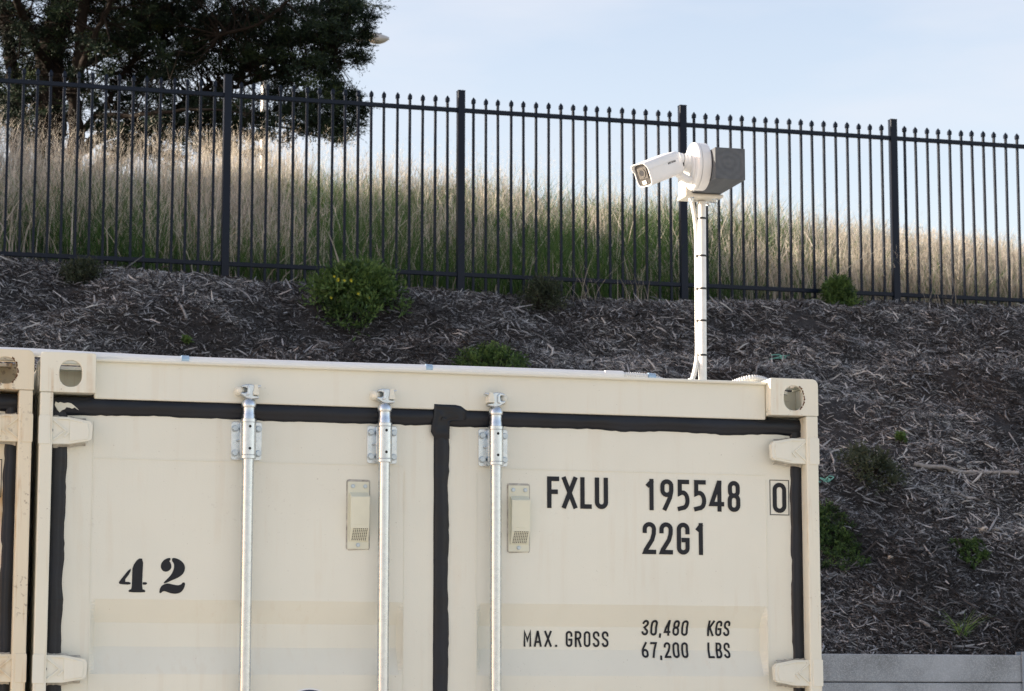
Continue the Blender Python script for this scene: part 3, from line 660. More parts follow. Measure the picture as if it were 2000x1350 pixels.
# ------------------------------------------------------------------ security camera
CX, CY, CZ = 2.099, .100, 3.281
root = empty('security_camera', (CX, CY, CZ)); tag(root, 'white bullet security camera on a round junction box, aimed down to the left', 'security camera')
m = MB(); m.tube([(0, 0, 0), (-.030, 0, 0)], .0765, 48); m.build('junction_box', M['white'], root, bevel=.003, smooth=30)
m = MB(); m.tube([(-.0312, 0, 0), (-.041, 0, 0), (-.046, 0, 0)], [.0775, .0775, .072], 48); m.tube([(-.0455, 0, 0), (-.050, 0, 0), (-.052, 0, 0)], [.050, .048, .043], 40); m.build('mounting_disc', M['white'], root, bevel=.002, smooth=30)
arm0 = Vector((-.050, -.002, .008)); ball = Vector((-.098, -.014, .016))
m = MB(); m.tube([arm0, arm0.lerp(ball, .45), arm0.lerp(ball, .5), ball], [.031, .028, .0255, .0245], 24); m.tube([ball, ball + Vector((-.012, -.004, -.002))], [.0245, .021], 24); m.build('swivel_arm', M['white'], root, bevel=.0015, smooth=35)
m = MB(); m.tube([arm0.lerp(ball, .70), arm0.lerp(ball, .72)], .0262, 24); m.box(-.090, -.082, -.041, -.034, -.010, .002); m.build('swivel_collar', M['face'], root)
m = MB(); m.tube(cr([(-.048, -.012, -.048), (-.066, -.016, -.046), (-.092, -.014, -.030), (-.102, -.004, -.012)], 6), .0135, 14); m.build('cable_tail', M['white'], root, smooth=50)
dirv = Vector((-.907, -.423, 0)).normalized(); tilt = D2R(23); dirv = Vector((dirv.x * math.cos(tilt), dirv.y * math.cos(tilt), -math.sin(tilt)))
side = Vector((0, 0, 1)).cross(dirv).normalized(); up = dirv.cross(side).normalized()     # side points away from the viewer's right
bas = Matrix((side, up, dirv)).transposed().to_4x4(); org = ball + dirv * -.004 + Vector((0, 0, -.008))
bas.translation = org
body = empty('body_pose'); bpy.data.objects.remove(body)
def sq(a, b, n=36, e=.42): return [(a * math.copysign(abs(math.cos(t_)) ** e, math.cos(t_)), b * math.copysign(abs(math.sin(t_)) ** e, math.sin(t_))) for t_ in [2 * math.pi * k / n for k in range(n)]]
def loft(mb, secs, m=0, cap0=True, cap1=True):
    n = len(secs[0][1]); V = [bas @ Vector((x, y, z)) for z, s_ in secs for x, y in s_]
    F = [(i * n + k, i * n + (k + 1) % n, (i + 1) * n + (k + 1) % n, (i + 1) * n + k) for i in range(len(secs) - 1) for k in range(n)]
    if cap0: F.append(tuple(range(n - 1, -1, -1)))
    if cap1: F.append(tuple(range((len(secs) - 1) * n, len(secs) * n)))
    mb.add(V, F, m)
m = MB(); a, b = .0345, .0385
loft(m, [(0, sq(.020, .022)), (.006, sq(.028, .031)), (.016, sq(.0325, .0365)), (.03, sq(a, b)), (.166, sq(a, b)), (.1675, sq(a - .001, b - .001)), (.1675, sq(a - .0035, b - .0035)), (.161, sq(a - .0042, b - .0042))], cap1=True)
vis = [(x, y) for x, y in sq(a + .0016, b + .0018, 72) if y > .012]; vin = [(x * .93, y - .0022) for x, y in vis]
Vv = []; nn = len(vis)
for z0_ in (.05, .176):
    sl = 0 if z0_ < .1 else .0
    Vv += [bas @ Vector((x, y, z0_ - (0 if z0_ < .1 else .35 * max(0, .032 - y)))) for x, y in vis]; Vv += [bas @ Vector((x, y, z0_ - (0 if z0_ < .1 else .35 * max(0, .032 - y)))) for x, y in vin]
Fv = []
for k in range(nn - 1):
    Fv += [(k, k + 1, 2 * nn + k + 1, 2 * nn + k), (nn + k + 1, nn + k, 3 * nn + k, 3 * nn + k + 1), (2 * nn + k, 2 * nn + k + 1, 3 * nn + k + 1, 3 * nn + k), (k + 1, k, nn + k, nn + k + 1)]
m.add(Vv, Fv); cam_body = m.build('camera_body', M['white'], root, smooth=40)
m = MB(); loft(m, [(.1615, sq(a - .0045, b - .0045)), (.1635, sq(a - .0048, b - .0048))]); m.build('face_plate', M['face'], cam_body)
m = MB()
def blk(mb, x0, x1, y0, y1, z0, z1, mi=0):
    mb.add([bas @ Vector(p) for p in ((x0, y0, z0), (x1, y0, z0), (x1, y1, z0), (x0, y1, z0), (x0, y0, z1), (x1, y0, z1), (x1, y1, z1), (x0, y1, z1))], [(3, 2, 1, 0), (4, 5, 6, 7), (0, 1, 5, 4), (1, 2, 6, 5), (2, 3, 7, 6), (3, 0, 4, 7)], mi)
blk(m, -.020, .020, -.012, .024, .1636, .1652, 1)
def ring(mb, cx_, cy_, r0, r1, z0, z1, mi=0, n=28):
    V = [bas @ Vector((cx_ + r * math.cos(2 * math.pi * k / n), cy_ + r * math.sin(2 * math.pi * k / n), z)) for r, z in ((r0, z0), (r0, z1), (r1, z1), (r1, z0)) for k in range(n)]
    mb.add(V, [(q * n + k, q * n + (k + 1) % n, (q + 1) * n + (k + 1) % n, (q + 1) * n + k) for q in range(3) for k in range(n)] + [tuple(range(n, 2 * n))][:0], mi)
ring(m, -.001, .007, .0155, .012, .1652, .1672, 0); ring(m, -.001, .007, .0095, .0002, .1652, .1660, 2); ring(m, -.001, .007, .012, .0095, .1652, .1665, 1)
blk(m, -.0225, -.0212, -.013, .024, .1635, .1656, 2); blk(m, .0212, .0225, -.013, .024, .1635, .1656, 2)
m.build('lens', [M['lens_ring'], M['lens_ring'], M['glass_dark']], cam_body)
m = MB(); blk(m, -.012, .006, -.030, -.018, .1635, .1658); m.build('light_panel', M['led'], cam_body)
m = MB()                                                  # maker's name on the flank
fm = MB(); text(fm, 'HIKVISION', row_boxes('HIKVISION', 0, .036, 0, .0062, .22), .0013, lambda x, z: 0, 0, 0, 0)
flank = -1 if (bas.to_3x3() @ Vector((-1, 0, 0))).dot(Vector((0, -1, 0))) > 0 else 1
fv = []
for x, y, z in fm.v:                                      # letters read along the barrel, seen from its near side
    fv.append(bas @ Vector((flank * (a + .0004), z + .006, .078 - x)))
m.v = [tuple(p) for p in fv]; m.f = fm.f; m.m = fm.m; m.build('maker_lettering', M['black'], cam_body)

# ------------------------------------------------------------------ retaining wall
root = empty('retaining_wall', (7.78, 9.4, 0)); tag(root, 'low retaining wall of grey concrete sleepers held by galvanised posts below the bank', 'retaining wall')
BW = 2.4
for k in range(-6, 4):
    for j in range(10):
        if k < -3 and j < 6: continue
        m = MB(); m.box(k * BW + .028, (k + 1) * BW - .028, -.045, .03, -.035 + j * .2 + .002, -.035 + (j + 1) * .2 - .004); m.build('sleeper', M['concrete'], root, bevel=.009)
for k in range(-6, 5):
    m = MB(); m.box(k * BW - .062, k * BW + .062, -.062, -.050, 0, 1.985); m.box(k * BW - .006, k * BW + .006, -.0495, .034, 0, 1.985); m.box(k * BW - .062, k * BW + .062, .035, .047, 0, 1.985)
    m.build('post', M['galv_dull'], root, bevel=.002)

# ------------------------------------------------------------------ steel picket fence
root = empty('picket_fence', (FX0, FY0, 5.6), FANG); tag(root, 'dark steel picket fence with spear tops along the top of the bank', 'fence')
def zrel(L, z): return z - 5.6 + FSL * L
for k in range(-5, 9):
    L = k * 2.4
    m = MB(); m.box(-.0375, .0375, -.0375, .0375, -.45, zrel(L, 7.8225)); m.box(-.0395, .0395, -.0395, .0395, zrel(L, 7.816), zrel(L, 7.8275)); o = m.build('post', M['fence'], root, bevel=.004); o.location = (L, 0, 0)
for k in range(-5, 8):
    L0, L1 = k * 2.4 + .038, (k + 1) * 2.4 - .038
    for z in (7.6224, 5.9241):
        m = MB(); za, zb = zrel(L0, z), zrel(L1, z); q = .021
        m.add([(L0, -q, za - q), (L1, -q, zb - q), (L1, q, zb - q), (L0, q, za - q), (L0, -q, za + q), (L1, -q, zb + q), (L1, q, zb + q), (L0, q, za + q)],
              [(3, 2, 1, 0), (4, 5, 6, 7), (0, 1, 5, 4), (1, 2, 6, 5), (2, 3, 7, 6), (3, 0, 4, 7)]); m.build('rail', M['fence'], root, bevel=.003)
pk = fk = None
for i in range(-23, 70):
    if i % 18 == 0: continue
    L = i * 2.4 / 18
    if pk is None:
        m = MB(); m.box(-.0125, .0125, -.0125, .0125, -.12, 2.10); pk = m.build('picket', M['fence'], root, bevel=.002)
        m = MB()
        for z0, z1, a0, a1 in ((2.098, 2.104, .015, .019), (2.104, 2.136, .019, .0185), (2.136, 2.166, .0185, .002)):
            m.add([(sx * q, sy * q, z) for z, q in ((z0, a0), (z1, a1)) for sx, sy in ((-1, -1), (1, -1), (1, 1), (-1, 1))], [(0, 1, 5, 4), (1, 2, 6, 5), (2, 3, 7, 6), (3, 0, 4, 7), (3, 2, 1, 0), (4, 5, 6, 7)])
        fk = m.build('spear_tip', M['fence'], pk); o = pk
    else:
        o = pk.copy(); COL.objects.link(o); o.parent = root; f_ = fk.copy(); COL.objects.link(f_); f_.parent = o
    o.location = (L + random.uniform(-.003, .003), 0, FSL * L + random.uniform(-.003, .003)); o.rotation_euler = (0, random.uniform(-.0028, .0028), random.uniform(-.05, .05))

m = MB()                                                  # the pickets further along, past both ends of the view
for i in list(range(-89, -23)) + list(range(70, 143)):
    if i % 18 == 0: continue
    L = i * 2.4 / 18; z = FSL * L; m.box(L - .0125, L + .0125, -.0125, .0125, z - .12, z + 2.098)
    for z0, z1, a0, a1 in ((2.0981, 2.136, .018, .0185), (2.136, 2.166, .0185, .002)):
        m.add([(L + sx * q, sy * q, z + zz) for zz, q in ((z0, a0), (z1, a1)) for sx, sy in ((-1, -1), (1, -1), (1, 1), (-1, 1))], [(0, 1, 5, 4), (1, 2, 6, 5), (2, 3, 7, 6), (3, 0, 4, 7), (3, 2, 1, 0), (4, 5, 6, 7)])
tag(m.build('picket', M['fence'], root), kind='stuff')

# ------------------------------------------------------------------ mulch of wood chips on the bank
def chips(n, lmed, lmax, seed):
    rng = np.random.default_rng(seed)
    y = rng.uniform(9.52, 17.45, n); x = CAM[0] + (y - CAM[1]) * (rng.uniform(.0, .60, n)); z = H(x, y)
    u, v = project(np.stack([x, y, z], -1)); hid = (u < 1570) & (v > 760); near_f = y > fence_y(x) - .12
    bare = (vnoise(x * .9, y * 1.1, 21) + .5 * vnoise(x * 2.6, y * 2.6, 22)) < -.40
    keep = (~near_f | (rng.random(n) < .3)) & (~hid | (rng.random(n) < .5)) & ((np.abs(u - 1000) < 1080) | (rng.random(n) < .6)) & (~bare | (rng.random(n) < .25)); x, y = x[keep], y[keep]; n = len(x)
    L = np.minimum(lmed * np.exp(rng.normal(0, .55, n)), lmax); Wd = np.clip(L * rng.uniform(.06, .18, n), .0035, .020)
    az = rng.uniform(0, 2 * np.pi, n); pt = rng.normal(0, .30, n)
    d = np.stack([np.cos(az) * np.cos(pt), np.sin(az) * np.cos(pt), np.sin(pt)], -1)
    slope = .5 * np.clip(1, 0, 1); d[:, 2] += d[:, 1] * slope; d /= np.linalg.norm(d, axis=1, keepdims=True)
    nrm = np.stack([rng.normal(0, .35, n), -.45 + rng.normal(0, .35, n), np.full(n, .9)], -1); s_ = np.cross(d, nrm); s_ /= np.linalg.norm(s_, axis=1, keepdims=True); nr = np.cross(s_, d)
    c = np.stack([x, y, H(x, y) + rng.uniform(-.004, .03, n) + np.abs(np.sin(pt)) * L * .35], -1)
    bend = rng.normal(0, .07, n)[:, None] * L[:, None]
    V = []
    for q, wq in ((-.5, .55), (0, 1.), (.5, .35)):
        p = c + d * (q * L)[:, None] + s_ * bend * (1 - abs(2 * q)) + nr * (bend * .6 * (1 - abs(2 * q)))
        V += [p - s_ * (Wd * wq * .5)[:, None], p + nr * (Wd * wq * .45)[:, None], p + s_ * (Wd * wq * .5)[:, None]]
    V = np.stack(V, 1).reshape(-1, 3); base = np.arange(n)[:, None] * 9
    Q = np.concatenate([base + np.array(f) for f in ((0, 3, 4, 1), (1, 4, 5, 2), (3, 6, 7, 4), (4, 7, 8, 5))], 0)
    t = np.clip(rng.beta(1.05, 1.25, n) + .34 * vnoise(x * .8, y * .8, 30) + .22 * vnoise(x * 3, y * 3, 31) - .10 * np.clip((13.8 - y) / 3, 0, 1), 0, 1); t = np.where(L > .16, np.clip(t + .06, 0, 1), t)
    return V, Q, np.repeat(t, 9)
parts = [chips(470000, .033, .10, 1), chips(74000, .060, .18, 2), chips(2000, .13, .36, 3)]
off = 0; VV, QQ, TT = [], [], []
for v, q, t_ in parts: VV.append(v); QQ.append(q + off); TT.append(t_); off += len(v)
tag(np_mesh('wood_chip_mulch', np.concatenate(VV), np.concatenate(QQ), M['chips'], tint=np.concatenate(TT)), 'layer of grey and brown wood chips and bark strips covering the bank', 'mulch', kind='stuff')

# ------------------------------------------------------------------ grass behind the fence
def blades(x, y, h, lean, wid, tint, seed, z0=None, seg=3, curve=1.7):
    rng = np.random.default_rng(seed); n = len(x); az = rng.uniform(0, 2 * np.pi, n); fa = rng.uniform(0, np.pi, n)
    base = np.stack([x, y, (H(x, y) - .03) if z0 is None else z0], -1); d = np.stack([np.cos(az), np.sin(az), np.zeros(n)], -1); s_ = np.stack([np.cos(fa), np.sin(fa), np.zeros(n)], -1)
    V = []
    for k in range(seg + 1):
        t_ = k / seg; p = base + d * (lean * h * t_ ** curve)[:, None] + np.array([0, 0, 1]) * (h * (t_ - .18 * lean * t_ ** 2))[:, None]
        wq = (wid * (1 - .85 * t_ ** 1.5) * .5)[:, None]; V += [p - s_ * wq, p + s_ * wq]
    tip = p; V = np.stack(V, 1).reshape(-1, 3); b = np.arange(n)[:, None] * (2 * seg + 2)
    Q = np.concatenate([b + np.array((2 * k, 2 * k + 1, 2 * k + 3, 2 * k + 2)) for k in range(seg)], 0)
    return V, Q, np.repeat(tint, 2 * seg + 2), tip, d
def patch(n, seed, y0=.12, y1=8.2, pw=1.0):
    rng = np.random.default_rng(seed); w = y0 + (y1 - y0) * rng.random(n) ** pw; lo, hi = .02, .60
    yy = 17.2 + w; xx = CAM[0] + (yy - CAM[1]) * rng.uniform(lo, hi, n); return xx, fence_y(xx) + w, rng
def join(lst):
    off = 0; A, B, C = [], [], []
    for v, q, t_ in lst: A.append(v); B.append(q + off); C.append(t_); off += len(v)
    return np.concatenate(A), np.concatenate(B), np.concatenate(C)
G = []
x, y, rng = patch(104000, 11); dn = vnoise(x * .8, y * .6, 40) + .6 * vnoise(x * 2.2, y * 2.2, 41)
k = rng.random(len(x)) < np.clip(.60 + dn * 1.5 - .45 * np.clip((x - 8.0) / 2.5, 0, 1), .10, 1); x, y = x[k], y[k]; rr = rng.random(len(x))
v, q, t_, _, _ = blades(x, y, .22 + .50 * rr * (1 + .8 * vnoise(x, y, 42)), rng.uniform(.2, 1.0, len(x)), rng.uniform(.005, .011, len(x)), np.clip(rng.beta(2, 2.4, len(x)) + .4 * vnoise(x * .6, y * .6, 44), 0, 1), 12); G.append((v, q, t_))
V, Q, T = join(G); tag(np_mesh('green_grass', V, Q, M['green'], tint=T, smooth=True), 'green grass growing low on the slope behind the fence', 'grass', kind='stuff')
Dl = []
x, y, rng = patch(112000, 13, .15, 9.5, .85); w = y - fence_y(x)
left = np.clip((7.2 - (x - .12 * w)) / 3.5, 0, 1); right = np.clip((x - 8.5) / 3, 0, 1)
cl = vnoise(x * 1.3, y * 1.0, 50) + .7 * vnoise(x * 3.5, y * 3.5, 51)
prob = np.clip(.02 + .40 * left * np.clip((w + .2) / 1.8, .2, 1) + .16 * np.clip((w - 2.5) / 2.5, 0, 1) - .34 * np.clip((w - 4.2) / 1.6, 0, 1) + .70 * right + .12 * np.clip((x - 7) / 2, 0, 1) + 1.5 * cl * (.35 + .65 * np.clip(w / 2, 0, 1)), .02, 1)
k = rng.random(len(x)) < prob; x, y, w, left, right = x[k], y[k], w[k], left[k], right[k]; n = len(x)
hgt = (.42 + .30 * left + .16 * right) * rng.uniform(.5, 1.15, n) * (1 + .7 * vnoise(x * .9, y * .9, 52) + .5 * vnoise(x * 4, y * 4, 54)); hgt *= np.where(rng.random(n) < .16, 1.75, 1.); hgt = np.minimum(hgt, .62 + .36 * left + rng.uniform(0, .15, n))
v, q, t_, tip, dd = blades(x, y, hgt, rng.gamma(2., .13 + .12 * right, n), rng.uniform(.005, .015, n), np.clip(rng.beta(.9, .9, n) + .25 * vnoise(x * 2, y * 2, 53), 0, 1), 14); Dl.append((v, q, t_))
# seed heads: a few short branchlets round the upper part of the stalk
sel = np.where(rng.random(n) < .55)[0]
for rep in range(5):
    tp = tip[sel] - np.array([0, 0, 1]) * (rng.uniform(.0, .20, len(sel)) * hgt[sel])[:, None] - dd[sel] * (rng.uniform(0, .06, len(sel)))[:, None] * hgt[sel][:, None]
    ln = rng.uniform(.02, .065, len(sel)) * (1 + .4 * left[sel])
    v, q, t_, _, _ = blades(tp[:, 0], tp[:, 1], ln, rng.uniform(.2, .9, len(sel)), rng.uniform(.004, .0085, len(sel)), np.clip(rng.beta(3, 2, len(sel)), 0, 1), 60 + rep, tp[:, 2] - .01, 1, 1.); Dl.append((v, q, t_))
# bold bent single stalks that stand out of the mass
x, y, rng = patch(4200, 23, .1, 6.5); k = rng.random(len(x)) < .25 + .6 * np.clip((x - 6) / 4, 0, 1) + .3 * (x < 5); x, y = x[k], y[k]; n = len(x)
v, q, t_, tip, dd = blades(x, y, rng.uniform(.35, .85, n), rng.gamma(2.2, .22, n), rng.uniform(.010, .020, n), rng.uniform(.45, 1, n), 24, None, 4); Dl.append((v, q, t_))
# fine airy plumes standing above the crest
x, y, rng = patch(2600, 17, 4.6, 9.0); n = len(x); hh = rng.uniform(.55, 1.05, n) + .25 * np.clip((7.5 - x) / 3, 0, 1)
v, q, t_, tip, dd = blades(x, y, hh, rng.gamma(2., .1, n), rng.uniform(.002, .004, n), rng.uniform(.3, 1, n), 18); Dl.append((v, q, t_))
for rep in range(9):
    tp = tip - np.array([0, 0, 1]) * (rng.uniform(0, .30, n))[:, None] + rng.normal(0, .02, (n, 3))
    v, q, t_, _, _ = blades(tp[:, 0], tp[:, 1], rng.uniform(.015, .05, n), rng.uniform(.3, 1.2, n), rng.uniform(.002, .005, n), rng.uniform(.4, 1, n), 80 + rep, tp[:, 2], 1, 1.); Dl.append((v, q, t_))
V, Q, T = join(Dl); tag(np_mesh('dry_grass', V, Q, M['dry'], tint=T, smooth=True), 'tall pale dry grass with seed heads on the hilltop behind the fence', 'dry grass', kind='stuff')

# ------------------------------------------------------------------ plants on the bank
def leaf_cloud(C, n_sprig, n_leaf, sl, ll, lw, seed, up=.35, tint0=.5, tspread=.25, dirs=None):
    """C: clump centres (k,3) with radius column; sprigs of small leaf quads spreading from every clump centre"""
    rng = np.random.default_rng(seed); k = len(C); P = np.repeat(C[:, :3], n_sprig, 0); n = len(P)
    d = rng.normal(0, 1, (n, 3)); d[:, 2] += up
    if dirs is not None: d = d * .85 + np.repeat(dirs, n_sprig, 0) * .55; d[:, 2] *= .55
    d /= np.linalg.norm(d, axis=1, keepdims=True); ls = np.repeat(C[:, 3], n_sprig) * rng.uniform(.5, 1.1, n) * sl
    P = P + d * (ls * rng.uniform(0, .25, n))[:, None]
    bt = np.repeat(np.clip(rng.normal(tint0, tspread, k), 0, 1), n_sprig)
    V, T = [], []
    for j in range(n_leaf):
        f = (j + .6) / n_leaf; p = P + d * (ls * f)[:, None]
        ld = d * .9 + rng.normal(0, .55, (n, 3)); ld /= np.linalg.norm(ld, axis=1, keepdims=True)
        s_ = np.cross(ld, rng.normal(0, 1, (n, 3))); s_ /= np.maximum(1e-6, np.linalg.norm(s_, axis=1, keepdims=True))
        L = ll * rng.uniform(.6, 1.3, n); Wd = lw * rng.uniform(.6, 1.3, n)
        V.append(np.stack([p, p + ld * (L * .55)[:, None] - s_ * (Wd * .5)[:, None], p + ld * L[:, None], p + ld * (L * .5)[:, None] + s_ * (Wd * .5)[:, None]], 1).reshape(-1, 3))
        T.append(np.repeat(np.clip(bt + rng.normal(0, .14, n) + .12 * (f - .5), 0, 1), 4))
    V = np.concatenate(V); return V, np.arange(len(V)).reshape(-1, 4), np.concatenate(T)
def shrub(name, label, cat, u, v, wpx, hpx, mat, n=70, seed=1, leaf=(.05, .016), up=.7, flowers=0, group=None, tint=.5, stems=14, flat=1., depth=.7):
    p = rayhit(u, v); px = FPX / float((p - CAM) @ FV); rx, rz = wpx / px / 2, hpx / px
    root = empty(name, tuple(p)); tag(root, label, cat, group); rng = np.random.default_rng(seed)
    a = rng.uniform(0, 2 * np.pi, n); r = np.sqrt(rng.random(n)) * .86; t_ = rng.random(n) ** .75
    prof = np.sqrt(np.clip(1 - (t_ * .95) ** 2.2, 0, 1)) * flat + (1 - flat) * (1 - t_)
    off = np.stack([np.cos(a) * r * rx * prof, np.sin(a) * r * rx * depth * prof, t_ * rz * .88], -1)
    g = H(p[0] + off[:, 0], p[1] + off[:, 1]) - p[2]; off[:, 2] = g * .9 + off[:, 2] * (1 - .25 * r)
    C = np.concatenate([off, np.full((n, 1), min(rx, rz) * .42)], 1)
    V, Q, T = leaf_cloud(C, 9, 6, 1.0, *leaf, seed + 1, up, tint); np_mesh('leaves', V, Q, mat, root, T)
    m = MB()
    for i in range(stems):
        q = Vector(C[i % n][:3]); m.tube([(q.x * .1, q.y * .1, -.05), (q.x * .5, q.y * .5, q.z * .55), q], [.007, .005, .002], 5)
    m.build('stems', M['bark'], root)
    if flowers:
        fr = np.random.default_rng(seed + 5)
        for i in range(flowers):
            fx = (-.55 + .35 * fr.random()) * rx if i < flowers * .7 else (fr.random() - .6) * rx; c = Vector((fx, -rx * depth * .72 - .02, rz * (.50 + .22 * fr.random()) if i < flowers * .7 else rz * .3 * fr.random()))
            m = MB()
            for k in range(6):
                b = k * math.pi / 3; e1 = Vector((math.cos(b), -.25, math.sin(b))) * .012; e2 = Vector((math.cos(b + .6), -.25, math.sin(b + .6))) * .010; e3 = Vector((math.cos(b - .6), -.25, math.sin(b - .6))) * .010
                m.add([c, c + e3, c + e1 * 1.1, c + e2], [(0, 1, 2, 3)])
                m.build("flower", M['flower'], root)
    return root
shrub('shrub', 'large bushy green shrub with small yellow flowers at the foot of the fence', 'shrub', 696, 600, 222, 80, M['shrub'], 160, 101, (.062, .019), .9, 11, tint=.62, stems=26)
shrub('shrub', 'dull green shrub with fine leaves below the fence above the left corner of container 42', 'shrub', 158, 552, 100, 46, M['shrub_dull'], 60, 102, (.03, .010), .6, tint=.45)
shrub('shrub', 'loose dark shrub below the fence left of the camera', 'shrub', 1058, 606, 118, 62, M['shrub_dull'], 60, 103, (.035, .010), .7, tint=.45)
shrub('shrub', 'small bright green shrub under the fence to the right of the timber block', 'shrub', 1640, 600, 82, 58, M['shrub'], 60, 104, (.055, .018), .9, tint=.72)
shrub('weed_patch', 'low green weeds just above the container roof left of the pole', 'weeds', 962, 722, 185, 40, M['shrub'], 80, 105, (.035, .013), .8, tint=.55, stems=6)
shrub('weed_patch', 'straggly olive weeds beside the long pale log', 'weeds', 1700, 936, 160, 58, M['shrub_dull'], 60, 106, (.036, .011), 1.0, tint=.75)
shrub('ground_cover', 'dense dark green creeping mat against the right side of the container', 'ground cover', 1610, 1050, 165, 26, M['shrub'], 170, 107, (.026, .011), .5, tint=.42, stems=4, depth=2.0)
shrub('ground_cover', 'small mossy green creeping patch below the pale knobbly stones', 'ground cover', 1895, 1082, 100, 16, M['shrub'], 60, 108, (.022, .010), .4, tint=.5, stems=4, depth=1.1)
shrub('weed_patch', 'tiny bright green weed sprouting from bare soil above the log', 'weeds', 1760, 866, 26, 22, M['shrub'], 10, 109, (.03, .011), 1., tint=.85, stems=3)
shrub('weed_patch', 'single small green weed in the mulch above the first conduit joint', 'weeds', 365, 674, 22, 14, M['shrub'], 8, 110, (.03, .012), 1., tint=.85, stems=3)
# grass tuft near the wall
p = rayhit(1880, 1246); rng = np.random.default_rng(5); n = 46
root_x = rng.normal(0, .025, n); root_y = rng.normal(0, .02, n)
v, q, t_, _, _ = blades(root_x, root_y, rng.uniform(.10, .27, n), rng.uniform(.25, 1.3, n), rng.uniform(.006, .011, n), rng.uniform(.55, 1, n), 6, np.zeros(n) - .02, 4)
o = np_mesh('grass_tuft', v, q, M['green'], tint=t_, smooth=True); o.location = p; tag(o, 'single yellow green grass tuft standing in the mulch above the concrete wall', 'grass tuft')
# dead weeds by the fence foot
for i, (u, v_, w, hh, lab) in enumerate(((1150, 590, .45, .62, 'bare tan dead weed stalks at the fence foot right of the loose dark shrub'), (1232, 592, .30, .50, 'bare dead weed with curved stems under the security camera'),
                                        (1835, 598, .45, .75, 'tall bent dead weed stalks at the right end of the fence'))):
    p = rayhit(u, v_); rng = np.random.default_rng(200 + i); n = 17
    v, q, t_, _, _ = blades(rng.normal(0, w * .25, n), rng.normal(0, .08, n), rng.uniform(.4, 1, n) * hh, rng.uniform(.1, .9, n), rng.uniform(.004, .009, n), rng.uniform(.0, .55, n), 210 + i, np.full(n, -.03), 4)
    o = np_mesh('dead_weed', v, q, M['dry'], tint=t_, smooth=True); o.location = p; tag(o, lab, 'dead weed')
# sticks, stones and twine lying on the mulch
def stick(label, u0, v0, u1, v1, r, name='stick', cat='stick', mat='stick'):
    a, b = rayhit(u0, v0), rayhit(u1, v1); a[2] += r * .9; b[2] += r * .9; c = Vector((a + b) / 2); m = MB(); n = 7
    pts = []
    for i in range(n + 1):
        q = Vector(a + (b - a) * i / n) - c; q.z += float(H(q.x + c.x, q.y + c.y) + r - (q.z + c.z)) * .6; q += Vector((0, 0, 1)) * r * .5 * random.uniform(-1, 1); pts.append(q)
    m.tube(pts, [r * (.55 + .45 * random.random()) * (1 - .35 * i / n) for i in range(n + 1)], 9); o = m.build(name, M[mat], None, smooth=60); o.location = c; return tag(o, label, cat)
stick('long pale barkless log lying on the bank right of the container', 1786, 916, 1990, 932, .030, 'log', 'log')
stick('short grey split stick lying below the right end of the log', 1858, 964, 1918, 984, .020)
stick('bent grey branch lying in the middle of the right bank', 1802, 1010, 1862, 984, .016)
stick('grey stick slanting down the bank right of the creeping mat', 1752, 1006, 1796, 1042, .017)
stick('flat grey wood sliver lying just left of the grass tuft', 1796, 1218, 1850, 1250, .018)
stick('broad pale wood sliver on the mulch above container 42', 342, 585, 364, 626, .022)
def stone(label, u, v, s, seed):
    p = rayhit(u, v); m = MB(); rng = np.random.default_rng(seed); P = []
    for i in range(7):
        a = math.pi * i / 6; row = []
        for j in range(11):
            b = 2 * math.pi * (j % 10) / 10; k = 1 + .18 * math.sin(3 * b + seed) * math.sin(2 * a); row.append((s[0] * math.sin(a) * math.cos(b) * k, s[1] * math.sin(a) * math.sin(b) * k, s[2] * math.cos(a) * k))
        P.append(row)
    m.grid(P); o = m.build('stone', M['bone'], None, smooth=60); o.location = (p[0], p[1], p[2] + s[2] * .5); tag(o, label, 'stone')
stone('pale knobbly stone, left one of two on the right bank', 1922, 1037, (.045, .03, .022), 1); stone('pale knobbly stone, right one of two on the right bank', 1946, 1037, (.04, .03, .018), 2)
stone('small pale rounded stone below the creeping mat', 1740, 1092, (.026, .02, .020), 3)
for i, (u, v_, lab, s_) in enumerate(((1528, 706, 'frayed pale green twine on the mulch above the right corner casting', .13), (1609, 947, 'short turquoise twine scrap beside the right edge of the container', .08))):
    p = rayhit(u, v_); m = MB(); rng = np.random.default_rng(300 + i)
    for k in range(7):
        a = rng.normal(0, s_ * .5, 3); m.tube(cr([(a[0], a[1] * .4, .02), (a[0] + rng.normal(0, s_ * .6), rng.normal(0, .02), .05 * rng.random() + .02), (a[0] + rng.normal(0, s_ * .8), rng.normal(0, .03), .03 + .05 * rng.random())], 5), .0045, 5)
    o = m.build('twine', M['twine'], None); o.location = p; tag(o, lab, 'twine')

